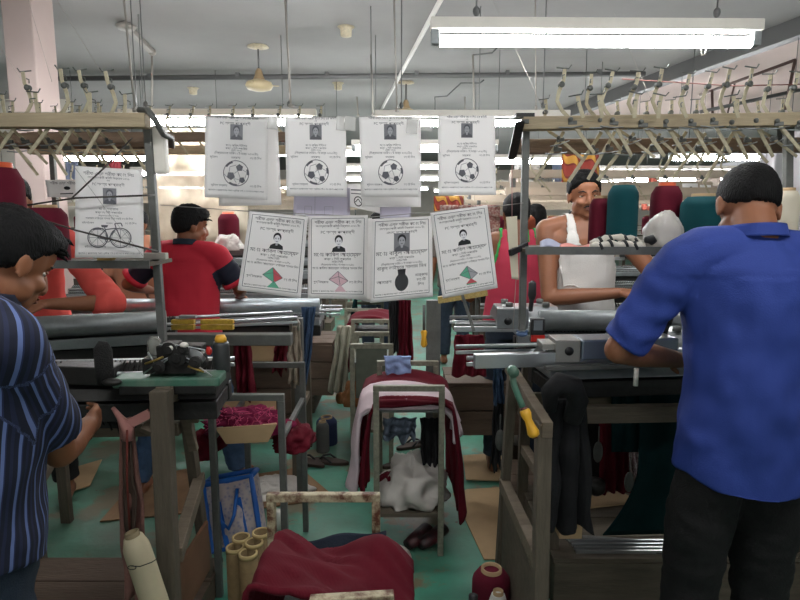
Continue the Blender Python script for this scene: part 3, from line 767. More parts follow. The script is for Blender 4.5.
def bicycle(cx, cy, w):
    r = w*.24; it = []; a, c = (cx-w*.26, cy), (cx+w*.28, cy)
    for o in (a, c):
        P = circ(*o, r, 30); it.append(('k', 'line', P+[P[0]], .016)); P = circ(*o, r*.85, 30); it.append(('g', 'line', P+[P[0]], .006))
        for i in range(8): it.append(('g', 'line', [o, (o[0]+r*math.cos(i*PI/4), o[1]+r*math.sin(i*PI/4))], .005))
    bb = (cx-w*.02, cy+w*.05); seat = (cx-w*.1, cy-w*.28); hd = (cx+w*.18, cy-w*.24)
    for p, q in ((a, bb), (bb, seat), (a, (seat[0]+.01, seat[1]+.06)), (bb, hd), ((seat[0]+.01, seat[1]+.05), hd), (hd, c)): it.append(('k', 'line', [p, q], .016))
    it.append(('k', 'poly', [(seat[0]-.05, seat[1]-.02), (seat[0]+.06, seat[1]-.02), (seat[0]+.04, seat[1]+.015), (seat[0]-.04, seat[1]+.015)], .0005))
    it.append(('k', 'line', [(hd[0], hd[1]), (hd[0]-.02, hd[1]-.07), (hd[0]+.07, hd[1]-.08), (hd[0]+.09, hd[1]-.03)], .016))
    it.append(('k', 'line', [(cx-w*.38, cy-w*.2), (cx-w*.12, cy-w*.22)], .02))
    P = circ(*bb, .035, 12); it.append(('k', 'line', P+[P[0]], .012))
    return it
def kite(cx, cy, r, c1, c2):
    T, B_, Lp, Rp = (cx-.01, cy-r), (cx+.03, cy+r*.8), (cx-r*1.15, cy-.0), (cx+r*1.15, cy+.02)
    it = [(c1, 'poly', [T, B_, Lp], .0003), (c2, 'poly', [T, Rp, B_], .0003)]
    it += [('g', 'line', [T, Rp, B_, Lp, T], .008), ('g', 'line', [T, B_], .008), ('g', 'line', [Lp, (cx, cy-.05), Rp], .008)]
    it.append((c1, 'poly', [(B_[0], B_[1]-.03), (B_[0]+.1, B_[1]+.09), (B_[0]-.1, B_[1]+.09)], .0004))
    return it
def pineapple(cx, cy, r):
    it = [('k', 'poly', circ(cx, cy+.03, r*.8, 24, r*1.15), .0003), ('k', 'poly', [(cx-r*.5, cy-r*1.45), (cx+r*.5, cy-r*1.45), (cx+r*.42, cy-r*.8), (cx-r*.42, cy-r*.8)], .0003)]
    for i in range(-3, 4):
        for j in range(-5, 6):
            x, y = cx+(i+(j % 2)*.5)*r*.22, cy+.03+j*r*.19
            if ((x-cx)/(r*.7))**2+((y-cy-.03)/(r*1.05))**2 < 1: it.append(('l', 'poly', circ(x, y, r*.035, 6), .0006))
    return it
def make_poster(S, label, group, kind, seed=0, back=None):
    pp = S.paper(); lo = S.P(.5, S.asp)
    t = thing('poster', label, 'poster', lo, group)
    build(pp, 'paper_sheet', M_paper, t)
    L = MB(); asp = S.asp; it = []; pic = []
    if kind in ('ball', 'bike'):
        k = asp/1.36
        if kind == 'bike':
            txt(S, L, 'শরীফ এন্ড শরীফ কোং লিঃ', .5, .115*k, .75, .07); txt(S, L, 'অংশগ্রহণকারী কমিটি নির্বাচন ২০২১', .5, .165*k, .7, .04)
            txt(S, L, 'এর', .5, .2*k, .1, .035); txt(S, L, 'PC সদস্য পদপ্রার্থী', .5, .265*k, .5, .055)
            it += portrait(.52, .42*k, .2)
            txt(S, L, 'মোঃ শাহাজান', .5, .63*k, .3, .05); txt(S, L, 'কার্ড নং সিটি অপারেটর', .5, .68*k, .4, .04)
            txt(S, L, '(নির্বাচনের তারিখ ৫ই মার্চ)', .5, .725*k, .3, .035); txt(S, L, 'শাহাজান ভাইয়ের সালাম নিন সবাই ভোট দিন', .5, .77*k, .7, .05)
            txt(S, L, 'বাইসাইকেল', .1, .84*k, .18, .04, True); txt(S, L, 'মার্কায়', .46, .84*k, .1, .04, True); txt(S, L, 'ভোট দিন', .74, .84*k, .18, .04, True)
            pic += bicycle(.5, 1.05*k, .62)
            txt(S, L, 'বাইসাইকেল মার্কায়', .14, 1.2*k, .32, .045, True); txt(S, L, 'ভোট দিন', .72, 1.2*k, .2, .045, True)
            txt(S, L, 'প্রচারে ও প্রকাশনায় সকল শ্রমিক ভাই ও বোনদের পক্ষ থেকে সবাই', .5, 1.3*k, .9, .035)
        else:
            txt(S, L, 'শরীফ এন্ড শরীফ কোং লিঃ এর কমিটি', .5, .035*k, .7, .045)
            txt(S, L, 'এর', .5, .07*k, .1, .03); txt(S, L, 'PC সদস্য পদপ্রার্থী', .48, .13*k, .5, .055)
            it += portrait(.5, .25*k, .2)
            txt(S, L, 'মোঃ করিম উদ্দিন', .5, .49*k, .34, .05); txt(S, L, 'কার্ড ১ সিটি অপারেটর', .5, .535*k, .36, .036); txt(S, L, '(নিটিং শাখা)', .5, .57*k, .2, .034)
            txt(S, L, '(নির্বাচনের তারিখ ৫ই মার্চ ২০২১ইং)', .5, .62*k, .74, .046)
            txt(S, L, 'ফুটবল', .08, .69*k, .15, .045, True); txt(S, L, 'মার্কায়', .42, .69*k, .15, .045, True); txt(S, L, 'ভোট দিন', .72, .69*k, .18, .045, True)
            pic += football(.5, .935*k, .2)
            txt(S, L, 'ফুটবল মার্কায়', .1, 1.16*k, .26, .045, True); txt(S, L, 'ভোট দিন', .72, 1.16*k, .2, .045, True)
            txt(S, L, 'প্রচারে ও প্রকাশনায় সকল শ্রমিক ভাই ও বোনদের পক্ষ থেকে', .5, 1.24*k, .88, .04)
        inks = INKL
    else:
        k = asp/1.36; inks = INK
        e = .06; fr = [(e, e*.8), (1-e, e*.8), (1-e, asp-e*1.4), (e, asp-e*1.4), (e, e*.8)]
        if kind != 'kite_g': pass
        it.append(('g', 'line', fr, .009))
        txt(S, L, 'শরীফ এন্ড শরীফ কোং লিঃ', .5, .13*k, .78, .095)
        txt(S, L, 'অংশগ্রহণকারী কমিটি নির্বাচন ২০২১ ইং', .5, .185*k, .74, .05)
        if kind == 'pine':
            txt(S, L, 'এর PC সদস্য পদপ্রার্থী', .5, .25*k, .5, .06); it += portrait(.5, .40*k, .26)
            txt(S, L, 'মোঃ বাবুল আহাম্মেদ', .5, .60*k, .84, .105); txt(S, L, 'কার্ড ১ সিটি অপারেটর', .5, .665*k, .4, .045); txt(S, L, 'লাইন সিটি', .5, .71*k, .25, .04)
            txt(S, L, '(নির্বাচনের তারিখ ৫ই মার্চ ২০২১ইং)', .5, .76*k, .66, .045); txt(S, L, 'বাবুল ভাইয়ের সালাম নিন', .5, .835*k, .8, .085)
            pic += pineapple(.5, 1.03*k, .135)
            txt(S, L, 'আনারস', .1, 1.06*k, .24, .08, True); txt(S, L, 'মার্কায়', .72, .98*k, .2, .07, True); txt(S, L, 'ভোট', .74, 1.06*k, .16, .065, True); txt(S, L, 'দিন', .76, 1.14*k, .12, .065, True)
        else:
            txt(S, L, 'এর', .5, .215*k, .06, .03); txt(S, L, 'PC সদস্য পদপ্রার্থী', .5, .29*k, .56, .10)
            it += portrait(.52, .44*k, .25, False)
            txt(S, L, 'মোঃ কাবিল আহাম্মেদ', .5, .66*k, .8, .095); txt(S, L, 'কার্ড ১ সিটি অপারেটর', .5, .72*k, .45, .055); txt(S, L, 'লাইন সিটি', .5, .765*k, .22, .045)
            txt(S, L, '(নির্বাচনের তারিখ ৫ই মার্চ ২০২১ইং)', .5, .81*k, .55, .045); txt(S, L, 'মোঃ কাবিল আহাম্মেদ ভাইয়ের সালাম নিন', .5, .87*k, .84, .06)
            c1, c2 = {'kite_rg': ('n', 'r'), 'kite_p': ('p', 'p'), 'kite_g': ('n', 'l')}[kind]
            pic += kite(.52, 1.04*k, .14, c1, c2)
            if kind == 'kite_g': pic.append(('r', 'poly', [(.55, 1.12*k), (.65, 1.2*k), (.45, 1.2*k)], .0006))
            txt(S, L, 'ঘুড়ি মার্কায়', .1, 1.1*k, .25, .08, True); txt(S, L, 'ভোট দিন', .7, 1.1*k, .22, .08, True)
        txt(S, L, 'প্রচারে ও প্রকাশনায় সকল শ্রমিক ভাই ও বোনদের পক্ষ থেকে', .5, asp-.115, .84, .05)
    build(L, 'lettering', inks[0], t)
    build(ink(S, it), 'portrait_photo', inks, t)
    if pic: build(ink(S, pic), 'symbol_print', inks, t)
    return t
GP = 'election posters hung on the wires across the aisle'
FB = 'white poster with a football drawing, '
make_poster(Sheet((206, 116), (268, 118), (205, 197), (267, 200), 2.02, seed=1), FB+'leftmost in the upper row', GP, 'ball')
make_poster(Sheet((285, 117), (346, 118), (286, 196), (347, 197), 2.0, seed=2), FB+'second from the left in the upper row', GP, 'ball')
make_poster(Sheet((359, 117), (421, 117), (361, 197), (421, 197), 2.0, seed=3.3), FB+'third from the left in the upper row', GP, 'ball')
make_poster(Sheet((438, 116), (496, 115), (438, 195), (496, 195), 2.0, seed=4), FB+'rightmost in the upper row beside the right rack', GP, 'ball')
make_poster(Sheet((249, 211), (308, 217), (238, 290), (301, 298), 1.97, seed=5), 'framed poster with a red and green kite, tilted, left end of the lower row', GP, 'kite_rg')
make_poster(Sheet((308, 216), (368, 215), (308, 298), (367, 299), 1.99, seed=6), 'framed poster with a pale pink kite outline in the lower row', GP, 'kite_p')
make_poster(Sheet((372, 219), (432, 216), (370, 303), (433, 297), 1.95, seed=7), 'framed poster with a dark pineapple drawing in the lower row', GP, 'pine')
make_poster(Sheet((430, 213), (487, 205), (443, 299), (498, 288), 1.93, seed=8), 'framed poster with a green kite and red tail, tilted, right end of the lower row', GP, 'kite_g')
make_poster(Sheet((75, 166), (143, 170), (73, 258), (143, 258), 1.86, seed=9), 'white poster with a bicycle drawing, standing on the left rack shelf', GP, 'bike')
def blank(TL, TR, BL, BR, Y, label, m=None, seed=0, curl=.006):
    S = Sheet(TL, TR, BL, BR, Y, curl, seed); b = S.paper(); return single(b, 'paper_sheet', m or M_paper, label, 'paper sheet', 'blank sheets hanging behind the posters')
blank((222, 116), (278, 118), (218, 206), (281, 205), 2.06, 'blank white sheet hanging behind the leftmost football poster', seed=2)
M_lil = mat('lilac_grey_paper', 'b9b5c0', .85)
S = Sheet((294, 186), (350, 188), (293, 216), (350, 217), 2.08, .004, 3); o = single(S.paper(), 'paper_sheet', M_lil, 'lilac grey sheet with a fold between the two left football and kite posters', 'paper sheet', 'blank sheets hanging behind the posters')
build(ink(S, [('l', 'line', [(.38, .02), (.38, .5)], .01), ('l', 'line', [(.2, .35), (.32, .35), (.32, .5), (.2, .5), (.2, .35)], .008), ('l', 'line', [(.55, .35), (.7, .35), (.7, .5), (.55, .5), (.55, .35)], .008)]), 'faint_print', INKL, o)
S = Sheet((347, 184), (384, 183), (348, 206), (382, 214), 2.1, .005, 4); o = single(S.paper(), 'paper_sheet', M_paper, 'small sheet with a round mark peeping out left of the third football poster', 'paper sheet')
P = circ(.3, .42, .11, 20); build(ink(S, [('k', 'line', P+[P[0]], .025), ('k', 'line', [(.22, .45), (.3, .36), (.38, .45)], .02), ('g', 'line', [(.1, .15), (.75, .15)], .03), ('g', 'line', [(.1, .24), (.6, .24)], .02)]), 'round_print', INK, o)
blank((362, 170), (420, 170), (362, 207), (421, 207), 2.05, 'blank white sheet showing below the third football poster', seed=6)
blank((380, 200), (411, 200), (380, 218), (411, 218), 2.07, 'lilac grey sheet edge between the third football poster and the pineapple poster', M_lil, 5)
blank((353, 220), (372, 218), (356, 300), (374, 303), 2.0, 'white sheet edge hanging behind the pineapple poster', seed=8)
S = Sheet((45, 180), (80, 180), (47, 197), (80, 198), 2.5, .004, 3); o = single(S.paper(), 'paper_sheet', M_paper, 'small printed sheet behind the bicycle poster at its left', 'paper sheet')
b = MB(); txt(S, b, 'শরীফ এন্ড শরীফ', .5, .12, .8, .1); build(b, 'lettering', INKL[0], o)
build(ink(S, [('k', 'poly', circ(.62, .22, .1, 12, .05), .0004), ('k', 'line', [(.4, .38), (.8, .36)], .03)]), 'dark_print', INK, o)
# wires and tape
M_wire = mat('hanging_wire_metal', '8d8b86', .5, .4)
def wire(pts, label, r=.0016, m=None):
    b = MB(); b.tube(pts, r, 6); return single(b, 'wire', m or M_wire, label, 'wire')
wire([at(160, 115, 2.01), at(300, 117.5, 2.01), at(400, 117, 2.01), at(524, 118, 2.03)], 'thin wire across the aisle carrying the upper row of posters')
wire([at(160, 205, 2.02), at(245, 211, 2.0), at(372, 217, 2.0), at(490, 207, 2.0), at(523, 203, 2.08)], 'thin wire across the aisle carrying the lower row of posters')
M_cord = mat('dark_cord', '3a3430', .7)
wire([at(28, 205, 1.9), at(75, 198, 1.82), at(144, 195.5, 1.83), at(154, 195, 2.06)], 'dark cord running level across the bicycle poster', .003, M_cord)
wire([at(30, 216, 1.82), at(75, 230, 1.82), at(110, 239, 1.82), at(144, 248, 1.83), at(157, 251, 2.06)], 'dark cord sloping down across the bicycle poster wheels', .003, M_cord)
wire([at(72, 198, 1.83), at(105, 167, 1.835), at(132, 138, 2.05)], 'dark cord rising from the bicycle poster to the left rack', .0025, M_cord)
wire([at(75, 168, 1.84), at(110, 215, 1.83), at(143, 256, 1.84)], 'hair-thin thread crossing the bicycle poster diagonally', .0006)
M_thr = mat('pale_thread', 'a59d92', .8)
TH = 'yarn thread rising to the ceiling from the arms of the '
for p, q, sd in [((57, 0), (101, 72), 'left'), ((34, 20), (52, 82), 'left'), ((2, 50), (20, 78), 'left'), ((527, 74), (545, 113), 'right'), ((645, 86), (656, 112), 'right')]:
    a_, c_ = at(*q, 2.0), at(*p, 2.4); c_ = a_+(c_-a_)*((CEIL-a_.z)/(c_.z-a_.z))
    o = wire([c_, a_], TH+sd+' rack', .0007, M_thr); o['group'] = 'yarn threads on the '+sd; o.name = 'yarn_thread'
M_tape = mat('clear_tape', 'dcdad5', .2, alpha=.5)
for i, (x, y) in enumerate([(273, 121), (350, 122), (427, 122), (412, 125), (342, 122), (300, 220)]):
    S = Sheet((x-5, y-6), (x+6, y-5), (x-6, y+8), (x+5, y+9), 1.985, .004, i); single(S.paper(), 'adhesive_tape', M_tape, 'strip of clear crumpled tape holding the posters to their wire', 'tape', 'strips of tape on the poster wires')
# tied cardboard strip on the right post
S = Sheet((506, 217), (517, 216), (512, 279), (519, 280), 2.02, .003, 2); o = single(S.paper(.002), 'card_strip', mat('cream_card', 'cfc7b0', .85), 'long cream card strip tied to the right rack post with black tape', 'card strip')
b = MB(); b.bar(at(510, 253, 2.0), at(527, 245, 2.06), .012, .02); build(b, 'black_tape', M_black, o)
wire([at(512, 160, 2.0), at(512, 217, 2.0)], 'pinkish string holding up the cream card strip', .0012, mat('pink_string', 'b08580', .8))
wire([at(516, 279, 2.0), at(513, 330, 2.0)], 'string dangling below the cream card strip', .001, M_thr)
# soot-patterned cloth on a far line
def stripes_mat():
    m = mat('red_yellow_striped_cloth', '8c3a30', .9); nt = m.node_tree; b = nt.nodes['Principled BSDF']
    w = nt.nodes.new('ShaderNodeTexWave'); w.bands_direction = 'DIAGONAL'; w.inputs['Scale'].default_value = 5.5; w.inputs['Distortion'].default_value = .6
    tc = [n for n in nt.nodes if n.type == 'TEX_COORD'][0]; nt.links.new(tc.outputs['Object'], w.inputs['Vector'])
    r = nt.nodes.new('ShaderNodeValToRGB'); r.color_ramp.interpolation = 'CONSTANT'; e = r.color_ramp.elements; e[0].color = rgb('8c3a30'); e[1].position = .72; e[1].color = rgb('b8893c'); x = e.new(.45); x.color = rgb('6f2a26')
    nt.links.new(w.outputs['Fac'], r.inputs[0]); nt.links.new(r.outputs[0], b.inputs['Base Color']); return m
M_str = stripes_mat()
b = MB(); b.sheet(lambda u, v: at(562+u*38, 150+v*32, 3.3)+V((0, .02*math.sin(u*14), 0)), 24, 8, .004); single(b, 'striped_cloth', M_str, 'red and yellow striped cloth hanging behind the head of the man in the white vest', 'cloth')
b = MB(); b.sheet(lambda u, v: at(434+u*30, 196+v*18, 5)+V((0, .03*math.sin(u*14), 0)), 24, 8, .004); single(b, 'striped_cloth', M_str, 'red and yellow striped cloth seen above the green kite poster', 'cloth')
# ================================================================ cloth and props
M_knit_m = knit('maroon_knitted_fabric', '5a1420', 700, 'X', .2)
M_knit_p = knit('pink_threaded_knit', '6d1a3a', 500, 'X', .3)
M_whitec = knit('white_cotton', 'c6c0b8', 600, 'X', .06)
M_pinkw = knit('pinkish_white_knit', 'cbb9bd', 600, 'X', .06)
M_denim = mat('denim', '2f4560', .95, var=.25, vscale=30, bump=.3, bscale=300)
M_denimg = mat('washed_dark_denim', '3c4550', .95, var=.2, vscale=30, bump=.3, bscale=300)
M_blackc = mat('black_cotton', '141416', .95, var=.2, bump=.2, bscale=150)
M_navyc = mat('navy_cotton', '1c2532', .95, var=.2, bump=.2, bscale=150)
M_tanc = mat('tan_cloth', '94643c', .9, var=.2, bump=.3, bscale=60)
M_lblue = mat('light_blue_cotton', '8ea3cc', .9, var=.08, bump=.2, bscale=80)
M_beige = mat('beige_towel', '8c8070', .95, var=.15, bump=.5, bscale=200)
M_sack = mat('woven_sack', '9d9a88', .9, var=.12, vscale=14, bump=.4, bscale=120)
M_greenc = knit('bottle_green_knit', '0d2a2c', 700, 'X', .15)
M_plast = mat('milky_plastic_film', 'dcd6cd', .25, alpha=.72, var=.08, vscale=20)
M_standm = mat('scuffed_painted_tube', '7f7c6c', .6, .2, var=.35, vscale=40, bump=.2)
M_rustm = mat('rusty_cream_paint', 'b7ab8c', .6, .1, hex2='5a3420', vscale=24, bump=.3)

def stand(label, xl, xr, yf, yb, z, zt, zs, w=.026, m=None, dx=0.0, shelf=True, tray=True, zf=None, fo=0):
    zb_, xl0, xr0 = z, xl, xr
    m = m or M_standm
    t = thing('fabric_stand', label, 'fabric stand', ((xl+xr)/2, (yf+yb)/2, 0), 'tubular fabric stands along the aisle')
    for y, o in ((yf, 0), (yb, dx)):
        z = zf if zf and y == yf else zb_
        xl, xr = (xl0+fo, xr0) if y == yf else (xl0, xr0)
        for x in (xl, xr):
            b = MB(); b.bar((x+o, y, 0), (x+o, y, z-w/2), w, w, up=V((0, 1, 0))); build(b, 'leg', m, t, .003)
        b = MB(); b.bar((xl+o-w/2, y, z), (xr+o+w/2, y, z), w); build(b, 'top_bar', m, t, .003)
    for x in (xl, xr):
        b = MB(); b.bar((x, yf, zt), (x+dx, yb, zt), w*.8); build(b, 'side_rail', m, t, .003)
    if tray:
        b = MB(); b.prism([(xl, yf+.01, zt), (xr, yf+.01, zt), (xr+dx, yb-.01, zt), (xl+dx, yb-.01, zt)], (0, 0, .01)); build(b, 'tray', M_iron2, t)
    if shelf:
        b = MB(); b.prism([(xl, yf-.0, zs), (xr, yf-.0, zs), (xr+dx, yb, zs), (xl+dx, yb, zs)], (0, 0, .02)); build(b, 'lower_shelf', M_plank, t, .002)
    return t
def drape(name, m, label, cat, xl, xr, y0, y1, zt, dl, dr, group=None, seed=0, th=.006, bulge=.02, flare=.03, parent=None, tip=0, fd=0.0, rag=.18):
    "cloth lying over a stand, hanging down dl on the left and dr on the right"
    W = xr-xl; Ltot = dl+W+dr
    def fn(u, v):
        s = v*Ltot; y = y0+(y1-y0)*u
        wob = nz(u*3+seed, v*4, seed)*.025
        if s < dl:
            k = (dl-s)/max(dl, .01); e = dl*(1-rag*abs(nz(u*2.5, seed, 3))*2)
            p = V((xl-.012-flare*k**.5+.018*math.sin(u*17+seed)*k+wob*k, y+wob, zt-.012-e*k))
        elif s > dl+W:
            k = (s-dl-W)/max(dr, .01); e = dr*(1-rag*abs(nz(u*2.5, seed, 9))*2)*(1+tip*max(0, 1-abs(u-.15)*4))
            p = V((xr+.012+flare*k**.5+.018*math.sin(u*15+seed*2)*k+wob*k, y+wob, zt-.012-e*k))
        else:
            q = (s-dl)/W; p = V((xl+W*q, y+wob*.6, zt+bulge*math.sin(PI*q)+.008*math.sin(u*11+q*5+seed)+.5*abs(wob)))
        p.z -= fd*(1-u)**2.2
        return p
    b = MB(); b.sheet(fn, 22, 46, th)
    return single(b, name, m, label, cat, group)
def hang(name, m, label, cat, top, bot, Y, seed=0, th=.006, fold=.02, nf=3, group=None, Y2=None):
    "cloth hanging from its top edge: top=(px0, px1, py), bot=(px0, px1, py)"
    def fn(u, v):
        x0 = top[0]+(bot[0]-top[0])*v; x1 = top[1]+(bot[1]-top[1])*v; yy = top[2]+(bot[2]-top[2])*v
        YY = Y+((Y2 or Y)-Y)*v
        p = at(x0+(x1-x0)*u, yy+(u-.5)*2*v+nz(u*4+seed, 1, seed)*8*v, YY)
        return p+V((nz(v*3+seed, u*2)*.01, fold*math.sin(u*nf*6.28+seed+v*2)*(.4+.6*v)+nz(u*3, v*5, seed)*.02, 0))
    b = MB(); b.sheet(fn, 28, 30, th); return single(b, name, m, label, cat, group)
def heap(name, m, label, cat, c, r, seed=0, group=None, amp=.25, freq=3.0, flat=True):
    b = MB(); vs = []; fs = []; nu, nv = 48, 26
    for j in range(nv+1):
        t = PI*j/nv
        for i in range(nu):
            a = 2*PI*i/nu; d = V((math.sin(t)*math.cos(a), math.sin(t)*math.sin(a), math.cos(t)))
            rid = 1-abs(nz(d.x*freq+seed, d.y*freq, d.z*freq+seed))*2.0
            k = 1+amp*(nz(d.x*1.7+seed, d.y*1.7, d.z*1.7)+.45*(rid-.6)+.25*nz(d.x*9, d.y*9+seed, d.z*9))
            q = V((d.x*r[0]*k, d.y*r[1]*k, d.z*r[2]*k))
            if flat and q.z < -r[2]*.25: q.z = -r[2]*.25
            vs.append(V(c)+q+V((0, 0, r[2]*.25 if flat else 0)))
    for j in range(nv):
        for i in range(nu): a, e = j*nu+i, j*nu+(i+1) % nu; fs.append((a, a+nu, e+nu, e))
    b.add(vs, fs, True); return single(b, name, m, label, cat, group)

# --- stand 1, middle of the aisle
y1f, y1b = 2.66, 3.13
xl1, xr1 = at(376, 388, y1f).x, at(442, 388, y1f).x
stand('scuffed metal fabric stand in the middle of the aisle, draped with white and maroon knits', xl1, xr1, y1f, y1b, at(400, 388, y1f).z, .70, .19, .027)
drape('knitted_piece', M_knit_m, 'maroon knitted panels piled over the middle aisle stand beneath the white ones', 'knitted panel', xl1-.045, xr1+.03, 2.80, 3.16, .735, .26, .52, None, 1, .03, .025, .045, None, .1, .03)
drape('knitted_piece', M_pinkw, 'white knitted panels laid over the middle aisle stand, hanging long on its left', 'knitted panel', xl1-.055, xr1+.02, 2.685, 2.93, .745, .40, .14, None, 2, .020, .02, .05, None, 0, .05, .08)
drape('knitted_piece', M_knit_m, 'narrow maroon knit strip lying across the white panels at the front of the aisle stand', 'knitted panel', xl1-.0, xr1+.035, 2.675, 2.76, .735, .42, .50, None, 3, .014, .008, .05, None, .35, .008)
hang('denim_cloth', M_denimg, 'greyish denim cloth hanging under the tray of the middle aisle stand', 'cloth', (383, 417, 418), (384, 414, 440), 2.70, 2)
hang('fabric_strip', M_blackc, 'dark maroon-black fabric hanging right of the denim inside the middle aisle stand', 'cloth', (420, 440, 418), (423, 443, 480), 2.86, 3)
hang('light_blue_cloth', M_lblue, 'light blue cloth folded over the back bar of the middle aisle stand', 'cloth', (384, 411, 356), (388, 411, 384), 3.09, 5, .01, .012, 1)
b = MB()
for i in range(9):
    p = at(353+i*1.6, 474+(i % 3)*2, 2.72); b.tube([p, p+V((.004, 0, -.025)), p+V((.0, -.004, -.05-.006*(i % 4)))], .0035, 5)
single(b, 'yarn_fringe', M_blackc, 'dark yarn fringe at the hem of the white panels on the left', 'fringe')
heap('white_cloth', M_whitec, 'crumpled white cloth on the lower shelf of the middle aisle stand', 'cloth', ((xl1+xr1)/2+.02, 2.83, .215), (.16, .17, .15), 4, None, .45, 1.8)
heap('maroon_scrap', M_knit_m, 'small dark maroon scrap at the left of the white cloth on the lower shelf', 'cloth', (xl1+.05, 2.80, .30), (.05, .05, .05), 6, flat=False)
# --- stand 2, left of the aisle
y2f, y2b = 2.35, 2.88
xl2, xr2 = at(211, 397, y2f).x, at(281, 397, y2f).x
stand('dark metal fabric stand left of the aisle carrying a cardboard tray of maroon knits', xl2, xr2, y2f, y2b, at(240, 397, y2f).z, .70, .18, .027, M_iron2, dx=.0, tray=False, shelf=False)
b = MB()
b.prism([at(215, 428, 2.37), at(277, 424, 2.37), at(268, 442, 2.36), at(226, 444, 2.36)], (0, .004, 0))
b.prism([at(216, 431, 2.38), at(277, 425, 2.38), at(275, 420, 2.8), at(222, 422, 2.8)], (0, 0, .004))
b.prism([at(222, 402, 2.82), at(276, 399, 2.82), at(276, 420, 2.8), at(222, 422, 2.8)], (0, .004, 0))
single(b, 'cardboard_tray', M_card, 'torn cardboard sheet lining the stand left of the aisle', 'cardboard')
q = at(247, 422, 2.55)
heap('knit_pile', M_knit_p, 'bunch of dark maroon knits with pink threads on the cardboard tray', 'knitted pieces', q+V((0, 0, -.03)), (.17, .13, .07), 8, None, .5, 4)
heap('knit_bundle', M_knit_m, 'maroon knit bundle bulging out at the right side of the cardboard tray', 'knitted pieces', at(294, 432, 2.6)+V((0, 0, -.05)), (.09, .14, .075), 9, None, .35, 3)
heap('knit_bundle', M_knit_m, 'maroon knit bundle sagging out at the left side of the cardboard tray', 'knitted pieces', at(208, 436, 2.62)+V((0, 0, -.06)), (.07, .14, .08), 10, None, .35, 3)
b = MB()
for i in range(46):
    p = q+V((random.uniform(-.14, .13), random.uniform(-.12, .0), .05+random.uniform(-.02, .03)))
    pts = [p]
    for k in range(4): pts.append(pts[-1]+V((random.uniform(-.03, .03), random.uniform(-.02, .01), random.uniform(-.02, .012))))
    b.tube(pts, .0016, 5)
single(b, 'loose_threads', mat('pink_thread', 'c0486f', .8), 'tangle of pink loose threads on the maroon knits in the cardboard tray', 'threads', kind='stuff')
# --- stand 3, nearest, buried under maroon cloth
y3b, y3f = 1.63, 1.24
zt3 = at(320, 497, y3b).z
xl3, xr3 = at(271, 497, y3b).x, at(376, 497, y3b).x
stand('rusty cream-painted stand nearest the camera under a big maroon cloth', xl3, xr3, y3f, y3b, zt3, .64, .2, .024, M_rustm, zf=.67, fo=.06, shelf=False)
def bigcloth(u, v):
    x = -.40+.43*u; y = 1.10+.40*v
    z = .835-.02*v+.03*math.sin(u*5+v*3)+.04*nz(u*3, v*3, 5)-.03*abs(nz(u*5+v*3, v*5, 2))
    k = max(0, .26-u)/.26; z -= .30*k*k; x += .13*k*k
    k = max(0, u-.55)/.45; z -= .10*k*k
    k = max(0, v-.7)/.3; z -= .10*k*k*(.4+u)
    return V((x, y, z))
b = MB(); b.sheet(bigcloth, 40, 40, .012); single(b, 'maroon_cloth', M_knit_m, 'large rumpled maroon cloth heaped on the nearest stand', 'cloth')
def bagc(u, v):
    k = math.sin(PI*min(1, v*1.1)); return V((-.27+.21*u, 1.55+.08*v-.06*u, .70-.085*v+.02*math.sin(u*6)+.012*nz(u*6, v*4, 1)))
b = MB(); b.sheet(lambda u, v: at(296+90*u, 541-11*u+(24+12*u)*v+2*math.sin(u*9), 1.57-.05*v+.012*math.sin(u*11)*v), 24, 10, .01); single(b, 'navy_cloth', M_navyc, 'dark navy cloth lying between the maroon cloth and the rusty bar', 'cloth')
b = MB(); b.bar(at(310, 602, 1.08), at(394, 597, 1.08), .022, .02); single(b, 'painted_bar', M_rustm, 'chipped cream bar lying across the maroon cloth at the bottom edge', 'bar', bevel=.002)
# --- stands further up the aisle
def fstand(px0, px1, py, Y, dep, label, **k):
    z = at(px0, py, Y).z; return stand(label, at(px0, py, Y).x, at(px1, py, Y).x, Y, Y+dep, z, max(z-.12, .3), .2, .03, M_standm, **k)
fstand(353, 390, 321, 4.5, .45, 'distant fabric stand up the aisle covered with dark maroon knit')
fstand(346, 381, 310, 5.6, .45, 'farther fabric stand up the aisle, partly behind the maroon-covered one')
fstand(348, 384, 303, 6.8, .45, 'farthest fabric stand up the aisle, just below the posters')
s_ = fstand(352, 391, 346, 3.75, .4, 'fabric stand with a grey panel in its end frame, behind the middle aisle stand')
b = MB(); a = at(372, 346, 3.75)
b.prism([at(356, 350, 3.74), at(364, 343, 3.74), at(381, 343, 3.74), at(387, 350, 3.74), at(387, 398, 3.74), at(356, 398, 3.74)], (0, .015, 0)); build(b, 'end_panel', mat('grey_green_board', '55594d', .8, var=.2), s_)
xa, xb = at(353, 321, 4.5).x, at(390, 321, 4.5).x; za = at(353, 321, 4.5).z
drape('knitted_piece', M_knit_m, 'dark maroon knits over the distant stand, hanging down on its left', 'knitted panel', xa-.02, xb+.02, 4.52, 4.95, za-.02, .45, .3, None, 5, .03, .03, .05)
drape('knitted_piece', M_greenc, 'greenish grey knit on the stand just under the pineapple poster', 'knitted panel', xa-.05, xb, 5.62, 6.0, za+.02, .2, .2, None, 6, .02, .03, .04)
hang('sack', M_sack, 'pale striped sack hanging left of the distant stand', 'sack', (338, 350, 326), (329, 347, 392), 4.2, 4, .02, .03, 2)
hang('fabric_strip', M_knit_m, 'maroon knitted length hanging down right of the distant stand', 'knitted length', (399, 411, 300), (399, 413, 360), 3.9, 5)
hang('fabric_strip', M_blackc, 'black length hanging beside the maroon one behind the pineapple poster', 'knitted length', (389, 399, 300), (390, 399, 352), 3.95, 6)
heap('tan_cloth', M_tanc, 'tan brown cloth heap behind the middle aisle stand', 'cloth', on(356, 402, .28)+V((0, .0, 0)), (.10, .12, .12), 12, None, .4, 2)
